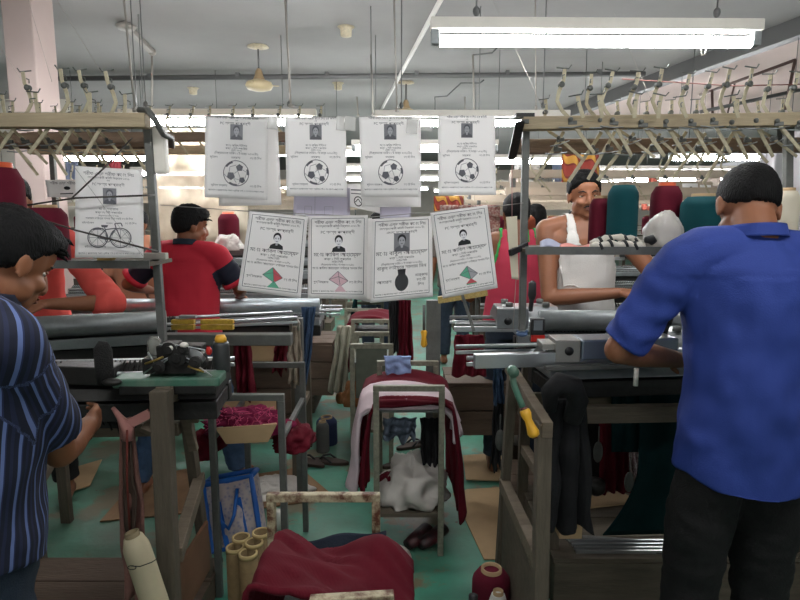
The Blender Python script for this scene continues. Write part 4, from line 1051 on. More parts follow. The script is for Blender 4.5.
heap('tan_cloth', M_tanc, 'small tan cloth scrap on the green floor left of the tan heap', 'cloth', on(341, 402, .0), (.04, .06, .08), 13)

# --- near left hanging things
hang('knitted_length', M_knit_m, 'maroon knitted length hanging below the second left machine', 'knitted length', (232, 249, 338), (238, 256, 398), 2.75, 7)
hang('knitted_length', M_knit_m, 'darker maroon length beside the wooden boxes on the left', 'knitted length', (275, 287, 342), (272, 286, 372), 3.4, 7)
hang('towel', M_beige, 'beige towel hanging from a hook on the dark post left of the aisle', 'towel', (291, 299, 326), (289, 303, 384), 3.15, 3, .012, .02, 2)
b = MB(); b.tube([at(291, 330, 3.15), at(291, 322, 3.12), at(296, 318, 3.1), at(299, 323, 3.1), at(298, 330, 3.12)], .008, 6); single(b, 'hook', M_rod, 'pale hook holding the beige towel', 'hook')
hang('jeans', M_denim, 'blue jeans hanging behind the beige towel', 'jeans', (302, 315, 307), (300, 306, 395), 3.4, 3, .012, .03, 2)
b = MB(); p0, p1 = at(298, 318, 3.25), on(298, 521, 0); b.bar(V((p0.x, 3.25, 0)), V((p0.x, 3.25, p0.z)), .05, .05, up=V((0, 1, 0))); single(b, 'dark_post', M_iron2, 'dark upright post left of the aisle carrying the beige towel', 'post', bevel=.003)
# wooden boxes and low platforms
def crate(x0, x1, y0, y1, z0, z1, label, name='wooden_box', m=None, planks=3, cat='box'):
    t = thing(name, label, cat, ((x0+x1)/2, (y0+y1)/2, z0))
    b = MB(); h = (z1-z0)/planks
    for i in range(planks): b.box(((x0+x1)/2, y0+.01, z0+h*(i+.5)), (x1-x0, .02, h-.008))
    for x in (x0+.01, x1-.01): b.box((x, (y0+y1)/2, (z0+z1)/2), (.02, y1-y0-.04, z1-z0))
    b.box(((x0+x1)/2, y1-.01, (z0+z1)/2), (x1-x0, .02, z1-z0)); build(b, 'side_boards', m or M_plank, t, .002)
    b = MB(); n = max(1, int((y1-y0)/.16)); d = (y1-y0)/n
    for i in range(n): b.box(((x0+x1)/2, y0+d*(i+.5), z1+.008), (x1-x0+.01, d-.006, .018))
    build(b, 'top_boards', m or M_plank, t, .002); return t
M_boxb = mat('brown_box_wood', '57473a', .8, var=.3, vscale=4, bump=.3, bscale=20, stretch=(1, 8, 8))
def pcrate(px0, px1, pt, pb, Y, dep, label, **k):
    a, c = at(px0, pb, Y), at(px1, pt, Y); return crate(a.x, c.x, Y, Y+dep, max(0, a.z), c.z, label, **k)
pcrate(447, 530, 386, 436, 3.5, .4, 'brown wooden box bench beside the aisle behind the right machine', m=M_boxb, planks=2)
pcrate(310, 332, 345, 396, 4.6, .5, 'dark wooden box standing at the left of the far aisle', m=M_boxb)
pcrate(247, 276, 342, 362, 3.5, .2, 'small pale wooden box under the left machine rails', m=M_card, planks=1)
pcrate(236, 290, 362, 440, 3.7, .2, 'brown box panel behind the hanging maroon length', m=M_boxb)
crate(.63, 2.6, 2.27, 2.95, 0, .2, 'low wooden platform under the machine of the man in blue', 'wooden_platform', M_plank, 1, 'platform')
crate(-2.2, -.78, 1.75, 2.45, 0, .1, 'low brown platform under the machine of the man in the striped shirt', 'wooden_platform', M_boxb, 1, 'platform')
crate(.6, 2.2, 2.98, 3.4, 0, .15, 'low platform beneath the man in the white vest', 'wooden_platform', M_boxb, 1, 'platform')
crate(.55, 2.6, 4.45, 5.0, 0, .3, 'wooden platform far back on the right', 'wooden_platform', M_boxb, 1, 'platform')
def slab(pts, label, m=None, z=.004, name='cardboard_sheet', th=.006):
    b = MB(); P = [on(x, y, z) for x, y in pts]; b.prism(P, (0, 0, th)); return single(b, name, m or M_card, label, 'cardboard', bevel=0)
slab([(453, 494), (468, 490), (532, 486), (536, 560), (484, 560)], 'cardboard sheet lying on the floor beside the right machine\'s wooden leg')
slab([(463, 456), (548, 450), (600, 474), (560, 484), (466, 480)], 'cardboard sheet farther back beneath the bright rails', z=.01)
slab([(138, 478), (196, 468), (206, 512), (100, 522)], 'flattened cardboard beneath the left machine', mat('brown_cardboard', '87694c', .9, var=.2))
slab([(68, 470), (102, 460), (90, 486), (68, 493)], 'cardboard piece near the striped-shirt man\'s elbow', z=.012)
slab([(556, 500), (620, 492), (640, 503), (560, 512)], 'brown cardboard on the wooden platform at right', z=.222)
slab([(222, 480), (300, 468), (335, 498), (240, 512)], 'worn cardboard under the white cloth left of the slippers', mat('brown_cardboard', '87694c', .9, var=.2), z=.003)
# --- floor things
yarn_cone(on(327, 443), .075, .19, knit('slate_blue_yarn', '3a4360', 900, 'Z'), 'large slate blue yarn cone on the green floor behind the grey one')
yarn_cone(on(323, 451), .045, .21, knit('grey_yarn', '62625f', 900, 'Z'), 'slim grey yarn cone on the floor in front of the blue one')
yarn_cone(V((.355, 2.16, 0)), .075, .24, M_maroon, 'large maroon yarn cone on the floor at the bottom edge')
yarn_cone(V((.355, 2.0, 0)), .035, .25, knit('white_yarn', 'c9c6bf', 900, 'Z'), 'slim white yarn cone in front of the large maroon cone')
bt = thing('water_bottle', 'clear plastic water bottle with dark cap at the bottom edge beside the cones', 'bottle', (.265, 2.0, 0))
b = MB(); P = V((.265, 2.0, 0)); b.lathe([(.004, 0), (.034, 0), (.036, .01), (.033, .05), (.036, .06), (.036, .15), (.030, .18), (.015, .205), (.014, .222), (.004, .222)], P, n=24); build(b, 'body', mat('clear_bottle_plastic', 'b9bab5', .1, alpha=.35), bt)
b = MB(); b.lathe([(.004, .22), (.017, .22), (.017, .24), (.004, .242)], P, n=18); build(b, 'cap', M_black, bt)
def slipper(p, yaw, label, m, group, sole='1f1c1a'):
    t = thing('slipper', label, 'slipper', p, group); ca, sa = math.cos(yaw), math.sin(yaw)
    def W(x, y, z): return V(p)+V((x*ca-y*sa, x*sa+y*ca, z))
    out = []
    for i in range(28):
        a = 2*PI*i/28; y = .125*math.sin(a); w = .043+.010*math.sin(a); out.append((w*math.cos(a), y))
    b = MB(); b.prism([W(x, y, .0) for x, y in out], (0, 0, .022)); build(b, 'sole', m, t, .004)
    b = MB()
    for s in (-1, 1): b.tube([W(s*.042, -.02, .018), W(s*.035, .02, .045), W(s*.012, .055, .042), W(0, .075, .022)], .007, 8)
    build(b, 'strap', M_black, t); return t
M_brownsole = mat('brown_slipper_sole', '3a2c24', .8, var=.2)
slipper(on(309, 464), R(60), 'dark brown slipper on the green floor, left one of the pair', M_brownsole, 'pair of slippers on the green floor')
slipper(on(331, 463), R(75), 'dark brown slipper on the green floor, right one of the pair', M_brownsole, 'pair of slippers on the green floor')
slipper(on(400, 466), R(-70), 'brown slipper under the draped middle aisle stand', M_brownsole, None)
slipper(on(412, 447), R(-60), 'brown slipper farther back beneath the draped aisle stand', M_brownsole, None)
b = MB(); P = on(424, 545)
for s in (-1, 1):
    b.tube([P+V((s*.03-.05, -.05, .03)), P+V((s*.035, 0, .035)), P+V((s*.04+.06, .08, .045))], [.03, .04, .035], 12, sq=.8)
single(b, 'black_shoes', mat('black_and_red_shoe', '1a1416', .5, hex2='4a1018', vscale=14), 'black and dark red shoes under the lower shelf of the middle stand', 'shoes')
b = MB(); A_, B_ = on(384, 574, .07)+V((-.05, 0, 0)), on(405, 556, .07); b.tube([A_, A_.lerp(B_, .5), B_], [.05, .055, .045], 18)
for k in range(6): q = A_.lerp(B_, .1+.15*k); b.tube([q-V((.001, 0, 0)), q+(B_-A_).normalized()*.012], .058, 18)
single(b, 'rolled_knit', M_whitec, 'rolled ribbed off-white knit right of the maroon cloth', 'roll')
heap('white_cloth', M_whitec, 'white cloth spread on the floor behind the blue bag', 'cloth', on(266, 492), (.24, .13, .05), 15, None, .45, 2.5)
b = MB(); b.lathe([(.004, 0), (.022, 0), (.024, .04), (.022, .1), (.004, .1)], on(278, 528), (0, -.1, 1), 12); single(b, 'crumpled_cup', M_plast, 'small crumpled clear cup right of the blue bag', 'cup')
# cardboard tubes
for i, (x, y) in enumerate([(241, 537), (261, 532), (235, 547), (254, 542), (248, 553)]):
    p = at(x, y, 2.02+.05*(2 if i < 2 else 1 if i < 4 else 0)); top = p.z
    b = MB(); r = .033; b.lathe([(r, 0), (r, top), (r*.78, top), (r*.78, top-.18), (.002, top-.18)], (p.x, p.y, 0), n=24, cap=False)
    tb_ = single(b, 'cardboard_tube', mat('brown_cardboard_tube', '6f5c3c', .85, var=.3, vscale=30), 'empty ochre cardboard tube standing on end in the bundle right of the blue bag', 'tube', 'bundle of cardboard tubes beside the blue bag')
    b = MB(); b.lathe([(r*.80, top-.012), (r*1.03, top-.012), (r*1.03, top+.002), (r*.80, top+.002), (r*.80, top-.012)], (p.x, p.y, 0), n=24, cap=False); build(b, 'rim', mat('pale_ochre_rim', 'b09a6a', .85), tb_)
# blue bag
M_bagp = mat('patterned_bag_plastic', '7d7f9a', .4)
nt = M_bagp.node_tree; vo = nt.nodes.new('ShaderNodeTexVoronoi'); vo.inputs['Scale'].default_value = 60; r_ = nt.nodes.new('ShaderNodeValToRGB')
e = r_.color_ramp.elements; e[0].color = rgb('6b6a80'); e[1].color = rgb('b3a6a2'); e[1].position = .6; x_ = e.new(.3); x_.color = rgb('9c96a2')
nt.links.new([n for n in nt.nodes if n.type == 'TEX_COORD'][0].outputs['Object'], vo.inputs['Vector']); nt.links.new(vo.outputs['Distance'], r_.inputs[0]); nt.links.new(r_.outputs[0], nt.nodes['Principled BSDF'].inputs['Base Color'])
M_bagb = mat('bright_blue_trim', '1a5fb0', .5, var=.1)
Y0 = 2.55
bg = thing('shopping_bag', 'patterned grey shopping bag with bright blue edges and handles on the floor', 'bag', (at(232, 540, Y0).x, Y0, 0))
cs = [(203, 485), (251, 476), (261, 540), (213, 552)]
F_ = [at(x, y, Y0-(.10 if i > 1 else 0)) for i, (x, y) in enumerate(cs)]; Bk = [p+V((.012, .07, .0)) for p in F_]
def bagf(u, v):
    p = F_[0].lerp(F_[1], u).lerp(F_[3].lerp(F_[2], u), v); return p+V((0, -.035*math.sin(PI*u)*math.sin(PI*v)+.01*nz(u*4, v*4), 0))
b = MB(); b.sheet(bagf, 14, 16, .004)
b.sheet(lambda u, v: bagf(1-u, v)*0+(Bk[0].lerp(Bk[1], u).lerp(Bk[3].lerp(Bk[2], u), v)), 6, 6, .004)
for i, j in ((0, 3), (1, 2), (3, 2)): b.sheet(lambda u, v, i=i, j=j: F_[i].lerp(Bk[i], u).lerp(F_[j].lerp(Bk[j], u), v), 4, 8, .004)
build(b, 'panels', M_bagp, bg)
b = MB(); ring = [bagf(0, 0), bagf(.5, 0), bagf(1, 0), bagf(1, .5), bagf(1, 1), bagf(.5, 1), bagf(0, 1), bagf(0, .5), bagf(0, 0)]
b.tube(ring, .013, 8); b.tube([Bk[0], Bk[1]], .012, 8); b.tube([F_[0], Bk[0]], .01, 8); b.tube([F_[1], Bk[1]], .012, 8); build(b, 'trim', M_bagb, bg)
b = MB()
for u in (.32, .72):
    b.bar(bagf(u, .25)+V((0, -.012, 0)), bagf(u+.02, .95)+V((0, -.012, 0)), .022, .004, up=V((0, 1, 0)))
b.tube([bagf(.32, .26)+V((0, -.014, 0)), bagf(.34, .5)+V((0, -.03, 0)), bagf(.5, .62)+V((0, -.04, 0)), bagf(.64, .45)+V((0, -.03, 0)), bagf(.72, .12)+V((0, -.014, 0))], .008, 6)
build(b, 'handle', M_bagb, bg)
# --- left foreground: hanging strips and cone
M_rag = mat('dusty_pink_rag', '8a6258', .95, var=.25, bump=.4, bscale=80)
hang('rag_strip', M_rag, 'long dusty pink-brown rag hanging from the left machine in front of its leg', 'rag', (118, 132, 418), (128, 152, 600), 1.78, 3, .01, .02, 2)
hang('rag_strip', mat('brown_webbing', '4a3a30', .9, var=.2), 'dark brown webbing strip hanging beside the dusty rag', 'strap', (121, 131, 440), (130, 139, 560), 1.76, 3, .006, .01, 1)
b = MB(); b.tube([at(113, 408, 1.8), at(122, 420, 1.77), at(128, 428, 1.76), at(128, 440, 1.76)], [.006, .012, .02, .016], 8); b.bar(at(129, 424, 1.76), at(150, 413, 1.78), .028, .012, up=V((0, 1, 0)))
single(b, 'pink_knot', mat('pale_pink_cloth', 'b27c74', .95, var=.15), 'pale pink cloth knotted under the left machine bed', 'cloth')
b = MB(); b.tube([at(127, 430, 1.74), at(127, 480, 1.74), at(130, 535, 1.73)], .0035, 6); single(b, 'cord', mat('red_cord', '6b2a20', .8), 'thin reddish cord hanging along the dusty rag', 'cord')
cn = yarn_cone(at(158, 612, 1.62), .038, .25, mat('cream_cone_card', 'c9bc9c', .8, var=.06), 'cream cone hanging mouth up at the foot of the dusty rag', core=mat('cone_rim', '8a7c5e', .8), rot=(0, R(-14), 0))
b = MB(); c0 = at(142, 566, 1.575)
b.tube([c0+V((-.03, .0, .0)), c0+V((.0, -.012, .006)), c0+V((.03, -.004, .014)), c0+V((.04, .01, .016))], .0015, 5); P = [c0+V((-.025+.012*math.cos(a), -.008, .006*math.sin(a))) for a in [i*PI/5 for i in range(11)]]; b.tube(P, .0013, 5)
single(b, 'string_loop', M_black, 'dark string looped around the cream cone', 'string')
# --- right machine: black cloth, green sheet, weights
hang('black_garment', M_blackc, 'black garment knotted over the beam of the right machine, hanging to the platform', 'garment', (551, 583, 400), (546, 590, 528), 1.92, 3, .03, .03, 2)
b = MB(); b.tube([at(550, 410, 1.86), at(550, 392, 1.84), at(560, 382, 1.8), at(572, 386, 1.82), at(578, 400, 1.86), at(572, 420, 1.88)], [.02, .03, .034, .035, .034, .03], 12); single(b, 'black_knot', M_blackc, 'knotted sleeves of the black garment looped over the beam', 'cloth')
b = MB(); b.sheet(lambda u, v: at((640-2*v if v < .55 else 638.9-36*((v-.55)/.45)**1.8)+(60+6*v)*u*(1)+(0 if v < .55 else 36*((v-.55)/.45)**1.8*u), 372+163*v-3*u, 2.16+.02*math.sin(u*9)+.28*max(0, v-.6)), 22, 26, .006)
single(b, 'knitted_sheet', M_greenc, 'bottle green knitted sheet flowing from the machine down to the platform', 'knitted length')
b = MB(); b.sheet(lambda u, v: at(612+34*u, 372+80*v, 2.2+.02*math.sin(u*9)), 12, 14, .006); single(b, 'knitted_edge', M_greenc, 'upper left fold of the bottle green knitting beneath the carriage', 'knitted length')
hang('knitted_length', M_knit_m, 'maroon knitted length hanging behind the black garment', 'knitted length', (600, 632, 388), (600, 632, 492), 2.75, 8)
hang('knitted_length', mat('speckled_knit', '8f6d70', .9, hex2='e0d8d6', vscale=90), 'narrow speckled white and maroon strip beside the maroon length', 'knitted length', (628, 638, 405), (630, 641, 478), 2.7, 8)
hang('knitted_length', M_knit_m, 'dark maroon length glimpsed under the far rails at right of the aisle', 'knitted length', (455, 483, 335), (452, 486, 376), 3.3, 4)
for i, (x, y) in enumerate([(598, 452), (629, 482), (638, 486), (500, 440)]):
    P = at(x, y, 2.6); b = MB(); b.ell(P, (.022, .012, .05)); b.tube([P+V((0, 0, .045)), P+V((0, 0, .12))], .003, 6)
    single(b, 'weight', M_iron2, 'grey oval weight hanging on a cord below the right machine', 'weight', 'hanging weights under the right machine')
b = MB()
for i in range(4): b.bar(on(570+i*2, 541+i*3.5, .225), on(720, 541+i*3.5, .225), .012, .012)
single(b, 'metal_bars', M_steel, 'bundle of bright metal bars lying on the wooden platform at right', 'bars')
b = MB(); b.prism([on(560, 535, .215), on(578, 552, .215), on(700, 556, .215), on(700, 545, .215)], (0, 0, .008)); single(b, 'metal_tray', M_iron2, 'dark metal sheet under the bright bars on the platform', 'sheet')
b = MB(); b.box(at(567, 516, 2.3)+V((0, 0, -.03)), (.09, .12, .07)); single(b, 'wood_block', M_card, 'pale wood block on the platform beneath the black garment', 'block')
b = MB(); P = at(636, 377, 1.95); b.lathe([(.008, -.03), (.008, .03)], P, n=12); single(b, 'cream_tab', M_white, 'small cream tab hanging under the carriage beside the blue man\'s forearm', 'tab')
hang('dark_cloth', M_blackc, 'black cloth hanging behind the leaning wooden leg of the right machine', 'cloth', (497, 504, 370), (489, 500, 468), 2.7, 3)
hang('blue_cloth', M_denim, 'dark blue cloth hanging under the carriage rails of the right machine', 'cloth', (493, 502, 368), (494, 504, 402), 2.6, 5)
hang('navy_cloth', mat('navy_knit', '171d30', .9), 'dark navy fabric hanging in the shade under the right machine', 'cloth', (578, 612, 372), (580, 612, 398), 2.45, 5)
b = MB(); b.lathe([(.03, 0), (.045, .02), (.04, .06), (.02, .07)], at(595, 492, 2.7), (0, -.3, 1), 16); single(b, 'dark_pot', M_iron, 'dark round pot under the maroon length at right', 'pot')
ck = thing('crank_handle', 'small yellow-gripped handle hanging farther back right of the aisle', 'handle', at(424, 315, 3.2))
b = MB(); b.tube([at(424, 305, 3.2), at(424, 332, 3.2)], .008, 8); build(b, 'crank_arm', M_iron2, ck)
b = MB(); b.lathe([(.01, 0), (.018, .01), (.013, .04), (.019, .08), (.01, .095)], at(424, 330, 3.2), (0, 0, -1), 14); build(b, 'grip', M_yellow, ck)
for x in (430, 437):
    a = at(x, 300, 3.25); b = MB(); b.bar((a.x, 3.25, 0), (a.x+.0, 3.25, a.z), .04); single(b, 'machine_post', M_iron2, 'dark upright post at the right side of the far aisle', 'post', 'posts right of the far aisle')

# --- shelves
sz = RZ-.0035
def cone_px(px0, px1, pt, Y, z0, m, label, core=None, group=None):
    r = (at(px1, 220, Y).x-at(px0, 220, Y).x)/2; x = at((px0+px1)/2, 220, Y).x; h = (at(400, pt, Y).z-z0)/1.03
    return yarn_cone(V((x, Y, z0)), r, h, m, label, group, core)
cone_px(607, 637, 182, 2.10, sz, M_teal, 'tall teal yarn cone on the right shelf beside the vest man\'s face', mat('grey_tan_core', '7a6a58', .7))
cone_px(589, 611, 196, 2.17, sz, M_maroon, 'slim maroon cone on the right shelf in front of the vest man\'s chin')
cone_px(650, 680, 183, 2.19, sz, M_maroon, 'maroon yarn cone with orange core at the back of the right shelf', M_orange)
cone_px(681, 724, 194, 2.08, sz, M_teal, 'broad teal yarn cone on the right shelf beside the blue-shirted man\'s head')
cone_px(776, 797, 188, 2.12, sz, mat('cream_yarn_plain', 'cfc6b0', .9, var=.06), 'cream yarn cone on the right shelf beyond the blue-shirted man\'s head')
heap('plastic_bag', M_plast, 'crumpled clear plastic bag on the right shelf between the maroon and teal cones', 'bag', V((at(662, 230, 2.07).x, 2.06, sz)), (.070, .05, .095), 3, None, .16, 7)
def bundle():
    b = MB(); 
    for r_ in range(3):
        P = [at(590+i*5.0, 246-(r_ == 2)*4-1.2*math.sin(i*1.9+r_*2)-(4 if 2 < i < 9 else 0)*(1 if r_ == 2 else .3), 1.99+.022*r_) for i in range(12)]
        b.m = 0; b.tube(P, [.006]+[.0115+.003*math.sin(i*2.3+r_) for i in range(10)]+[.006], 9)
        b.m = 1
        for i in (2, 4, 7, 9): 
            q = P[i]; b.tube([q-V((.003, 0, .002)), q+V((.005, 0, .002))], .0162, 9)
    b.m = 1; b.tube([at(645, 240, 2.0), at(651, 239, 2.0), at(654, 243, 2.0)], [.01, .017, .012], 10)
    return b
single(bundle(), 'rag_bundle', [mat('offwhite_rag', 'cfc9bc', .9, var=.08), M_black], 'off-white rag bundle bound with black ties on the edge of the right shelf', 'rag')
b = MB(); b.sheet(lambda u, v: at(540+26*u, 249-7*(1-v)-3*math.sin(u*5), 2.0+.1*(1-v)), 12, 6, .004); single(b, 'grey_cloth', mat('lavender_grey_cloth', '9397ab', .9), 'lavender grey cloth at the left end of the right shelf', 'cloth')
b = MB(); b.sheet(lambda u, v: at(560+30*u, 249-4*(1-v)-1.5*math.sin(u*7), 1.99+.1*(1-v)), 12, 6, .004); single(b, 'salmon_cloth', mat('salmon_cloth', 'c4776c', .9), 'salmon cloth beside the rag bundle on the right shelf', 'cloth')
lz = LZ+.0
cone_px(27, 66, 205, 2.05, LZ-.003, M_maroon, 'maroon yarn cone on the left shelf behind the striped-shirt man\'s forehead')
cone_px(-16, 25, 163, 2.1, LZ-.003, M_maroon, 'tall maroon cone with orange core at the far left of the left shelf', M_orange)
b = MB(); b.ell(at(113, 260, 1.97)+V((0, 0, .012)), (.012, .012, .012)); b.box(at(106, 259, 1.98), (.05, .02, .008)); single(b, 'ochre_lump', mat('ochre_wax', '9a7a35', .6), 'small ochre lump on the left shelf below the bicycle poster', 'wax')
# white hanging sheet upper right
b = MB(); b.sheet(lambda u, v: at(753+34*u*(1-.0*v)+8*(1-v)*(1-u), 132+18*(1-u)*1.2+v*(100), 2.6+.03*math.sin(u*8+v*2)), 16, 20, .003)
single(b, 'plastic_sheet', mat('white_plastic_sheet', 'd4d0d2', .5, var=.04), 'white plastic sheet hanging behind the right rack above the blue-shirted man', 'sheet')
b = MB(); b.sheet(lambda u, v: at(793+22*u, 130+v*108, 2.7+.03*math.sin(u*8+v*2)), 8, 14, .003)
single(b, 'plastic_sheet', mat('white_plastic_sheet', 'd4d0d2', .5), 'white sheet at the right edge beyond the rack post', 'sheet')
# red-shirt station shelf with plastic and cone
z5 = at(220, 251, 3.75).z
t5 = rack('yarn_rack', 'yarn rack over the machine of the man in the red polo shirt', [(at(30, 150, 3.7), at(345, 150, 3.7), .06, .05), (at(30, 137, 3.6), at(345, 137, 3.6), .06, .05)],
     [(at(52, 150, 3.75), at(62, 300, 3.75), .03), (at(338, 150, 3.8), at(334, 296, 3.8), .03)], (V((at(30, 251, 3.85).x, 3.95, z5-.01)), V((at(345, 251, 3.85).x, 3.95, z5-.01)), .22, .02))
for x in range(60, 340, 22): tens(0, at(x, 130, 3.6), 1, 1.0, R(random.uniform(-12, 10)), 'yarn tension arm on the rack above the man in the red polo shirt', 'yarn tension arms above the red polo shirt')
cone_px(218, 239, 212, 3.93, z5, M_maroon, 'maroon cone with orange core standing in plastic film beside the red polo man', M_orange)
heap('plastic_wrap', M_plast, 'crumpled clear plastic around the foot of the orange-cored cone', 'plastic film', V((at(228, 240, 3.86).x, 3.86, z5)), (.09, .06, .08), 5, None, .35, 5)
b = MB(); b.sheet(lambda u, v: at(150+98*u, 128+122*v, 4.15+.05*nz(u*5, v*5)+.03*math.sin(u*20)), 40, 36, .003); single(b, 'plastic_curtain', mat('beige_plastic_film', 'c9bda8', .35, alpha=.8, var=.12, vscale=9), 'crumpled beige plastic film hanging behind the man in the red polo shirt', 'plastic film')
b = MB(); b.sheet(lambda u, v: at(440+60*u, 205+35*v, 3.7+.05*nz(u*5, v*5)), 24, 20, .003); single(b, 'speckled_cloth', mat('speckled_maroon_cloth', '7d4a44', .9, hex2='a8958a', vscale=60), 'speckled maroon cloth hanging behind the green kite poster', 'cloth')
b = MB(); b.bar(at(438, 300, 2.7), at(487, 292, 2.7), .03, .03); single(b, 'yellow_comb_bar', mat('yellowed_comb', 'a08a50', .6, var=.4, vscale=120), 'yellowish toothed bar below the tilted green kite poster', 'bar')
# clutter on the rows: rolls of paper and bright sheets far back
for i, (x, y, Y, w, h) in enumerate([(690, 189, 4.6, 16, 11), (705, 190, 4.7, 12, 10), (520, 170, 5.5, 12, 12), (655, 150, 6.2, 10, 16)]):
    S = Sheet((x-w/2, y-h/2), (x+w/2, y-h/2), (x-w/2, y+h/2), (x+w/2, y+h/2), Y, .01, i); o = single(S.paper(), 'paper_sheet', M_paper, 'small distant notice sheet pinned in the back rows', 'paper sheet', 'distant notices pinned in the back rows')
    build(ink(S, [('g', 'poly', circ(.5, S.asp*.5, .15, 12), .0005), ('g', 'line', [(.2, S.asp*.8), (.8, S.asp*.8)], .06)]), 'faint_print', INK, o)

random.seed(21)
cl = ['cfc6bd', 'b8a9a0', '8c3038', 'd8cfc6', '6a7286', 'c9b28e', 'e0d9d2', 'a05040']
for i in range(22):
    Y = random.uniform(6, 12.5); px = random.choice([random.uniform(40, 200), random.uniform(505, 790), random.uniform(505, 790)]); py = random.uniform(150, 205); w_ = random.uniform(10, 30)*5/Y*1.4; h_ = random.uniform(14, 34)*5/Y*1.3
    m_ = mat('row_cloth_'+'abcdefgh'[i % 8], cl[i % 8], .85)
    b = MB(); b.sheet(lambda u, v: at(px+w_*u, py+h_*v, Y+.04*math.sin(u*9+i)), 10, 8, .004)
    single(b, 'hanging_cloth', m_, 'cloth or wrapping hanging from a rack in the far rows', 'cloth', 'cloths hanging in the far rows')
# ================================================================ people
def remesh(mb, voxel, smooth=4, name='m'):
    me = mb.mesh(name); o = bpy.data.objects.new('tmp', me); col.objects.link(o)
    r = o.modifiers.new('r', 'REMESH'); r.mode = 'VOXEL'; r.voxel_size = voxel; r.use_smooth_shade = True
    s = o.modifiers.new('s', 'SMOOTH'); s.factor = .5; s.iterations = smooth
    bpy.context.view_layer.update()
    dg = bpy.context.evaluated_depsgraph_get(); out = bpy.data.meshes.new_from_object(o.evaluated_get(dg))
    bpy.data.objects.remove(o); out.materials.clear(); out.name = name
    out.polygons.foreach_set('use_smooth', [True]*len(out.polygons)); return out
def skin(name, h):
    m = mat(name, h, .5, var=.10, vscale=7, spec=.4); return m
M_skin = skin('brown_skin', '8a5a40'); M_skin2 = skin('deep_brown_skin', '7d4e33'); M_skin3 = skin('tan_brown_skin', '8d5b3e')
def hairmat():
    m = mat('black_hair', '0b0a0a', .7, spec=.2, bump=.7, bscale=260, stretch=(1, 1, .25)); return m
M_hair = hairmat()
M_eye = mat('eye_white', 'd8d0c6', .3); M_iris = mat('dark_iris', '1d120d', .2); M_lip = mat('brown_lips', '7a4638', .5); M_brow = mat('black_brow', '171110', .9)
def lerp_tab(t, tab):
    if t <= tab[0][0]: return tab[0][1]
    for (a, x), (b, y) in zip(tab[:-1], tab[1:]):
        if t <= b: return x+(y-x)*(t-a)/(b-a)
    return tab[-1][1]
def sm(x): x = max(0, min(1, x)); return x*x*(3-2*x)
def hair_mesh(Hc, Mh, thick=.010, quiff=0.0, seed=0, messy=.004, fade=0.0, up=0.0):
    b = MB(); vs, fs = [], []; nu, nv = 84, 56; c = V((0, -.012, .028)); r = (.079, .099, .092)
    zl = [(-.10, -.052+up), (-.05, -.035+up), (-.015, -.008+up), (.012, .012), (.03, .040), (.05, .048), (.075, .070), (.11, .074)]
    for j in range(nv+1):
        t = PI*j/nv
        for i in range(nu):
            a = 2*PI*i/nu; d = V((math.sin(t)*math.cos(a), math.sin(t)*math.sin(a), math.cos(t)))
            p = V((d.x*r[0], d.y*r[1], d.z*r[2]))+c
            jag = .008*nz(d.x*9+seed, d.y*9, d.z*9)
            m = sm((p.z-lerp_tab(p.y, zl)+jag)/.016+.5); top = sm((p.z-.03)/.07)
            T = thick*(.35+.65*top)*(1-fade*(1-top)) + messy*(nz(d.x*7+seed, d.y*7, d.z*7)+.6*nz(d.x*18, d.y*18+seed, d.z*10))*(.4+.6*top)
            k = .90+m*(.10)
            q = V((d.x*r[0]*k, d.y*r[1]*k, d.z*r[2]*k))+d*T*m
            if quiff:
                f = sm((d.y-.25)/.5)*sm((d.z-.15)/.4)*m; q += V((0, quiff*f*(1+.5*nz(d.x*12+seed, 1, 1)), quiff*.35*f))
            vs.append(Hc+Mh@(q+c))
    for j in range(nv):
        for i in range(nu): a, e = j*nu+i, j*nu+(i+1) % nu; fs.append((a, a+nu, e+nu, e))
    b.add(vs, fs, True)
    if quiff:
        rr = random.Random(seed)
        for i in range(26):
            x = rr.uniform(-.055, .055); z = .085+rr.uniform(-.02, .03)-abs(x)*.3; y = .045+rr.uniform(-.02, .03)
            p = V((x, y, z)); q = p+V((rr.uniform(-.01, .02), quiff*1.1+rr.uniform(0, .008), rr.uniform(-.0, .012)-quiff*.2)); e = q+V((rr.uniform(-.005, .006), .012, -.006))
            b.tube([Hc+Mh@p, Hc+Mh@q, Hc+Mh@e], [.006, .0045, .001], 5)
    return b
def head_parts(mb, Hc, Mh):
    E = lambda c, r: mb.ell(Hc+Mh@V(c), r, Mh, 20, 14)
    E((0, -.012, .028), (.076, .094, .087)); E((0, .022, -.028), (.059, .066, .074)); E((0, .060, -.092), (.026, .023, .019)); E((0, .040, -.075), (.045, .042, .032))
    E((0, .074, .022), (.046, .016, .010)); E((0, .070, .045), (.05, .018, .03))
    for s in (-1, 1):
        E((s*.036, .060, -.028), (.024, .024, .020)); E((s*.052, .02, -.055), (.016, .035, .030))
        E((s*.079, -.004, -.006), (.007, .019, .031)); E((s*.083, -.012, .006), (.006, .012, .018)); E((s*.012, .092, -.034), (.009, .010, .008))
    mb.chain([(Hc+Mh@V((0, .082, .014)), .008), (Hc+Mh@V((0, .100, -.022)), .0105), (Hc+Mh@V((0, .100, -.032)), .0115)], 12)
    E((0, .078, -.058), (.026, .014, .016))
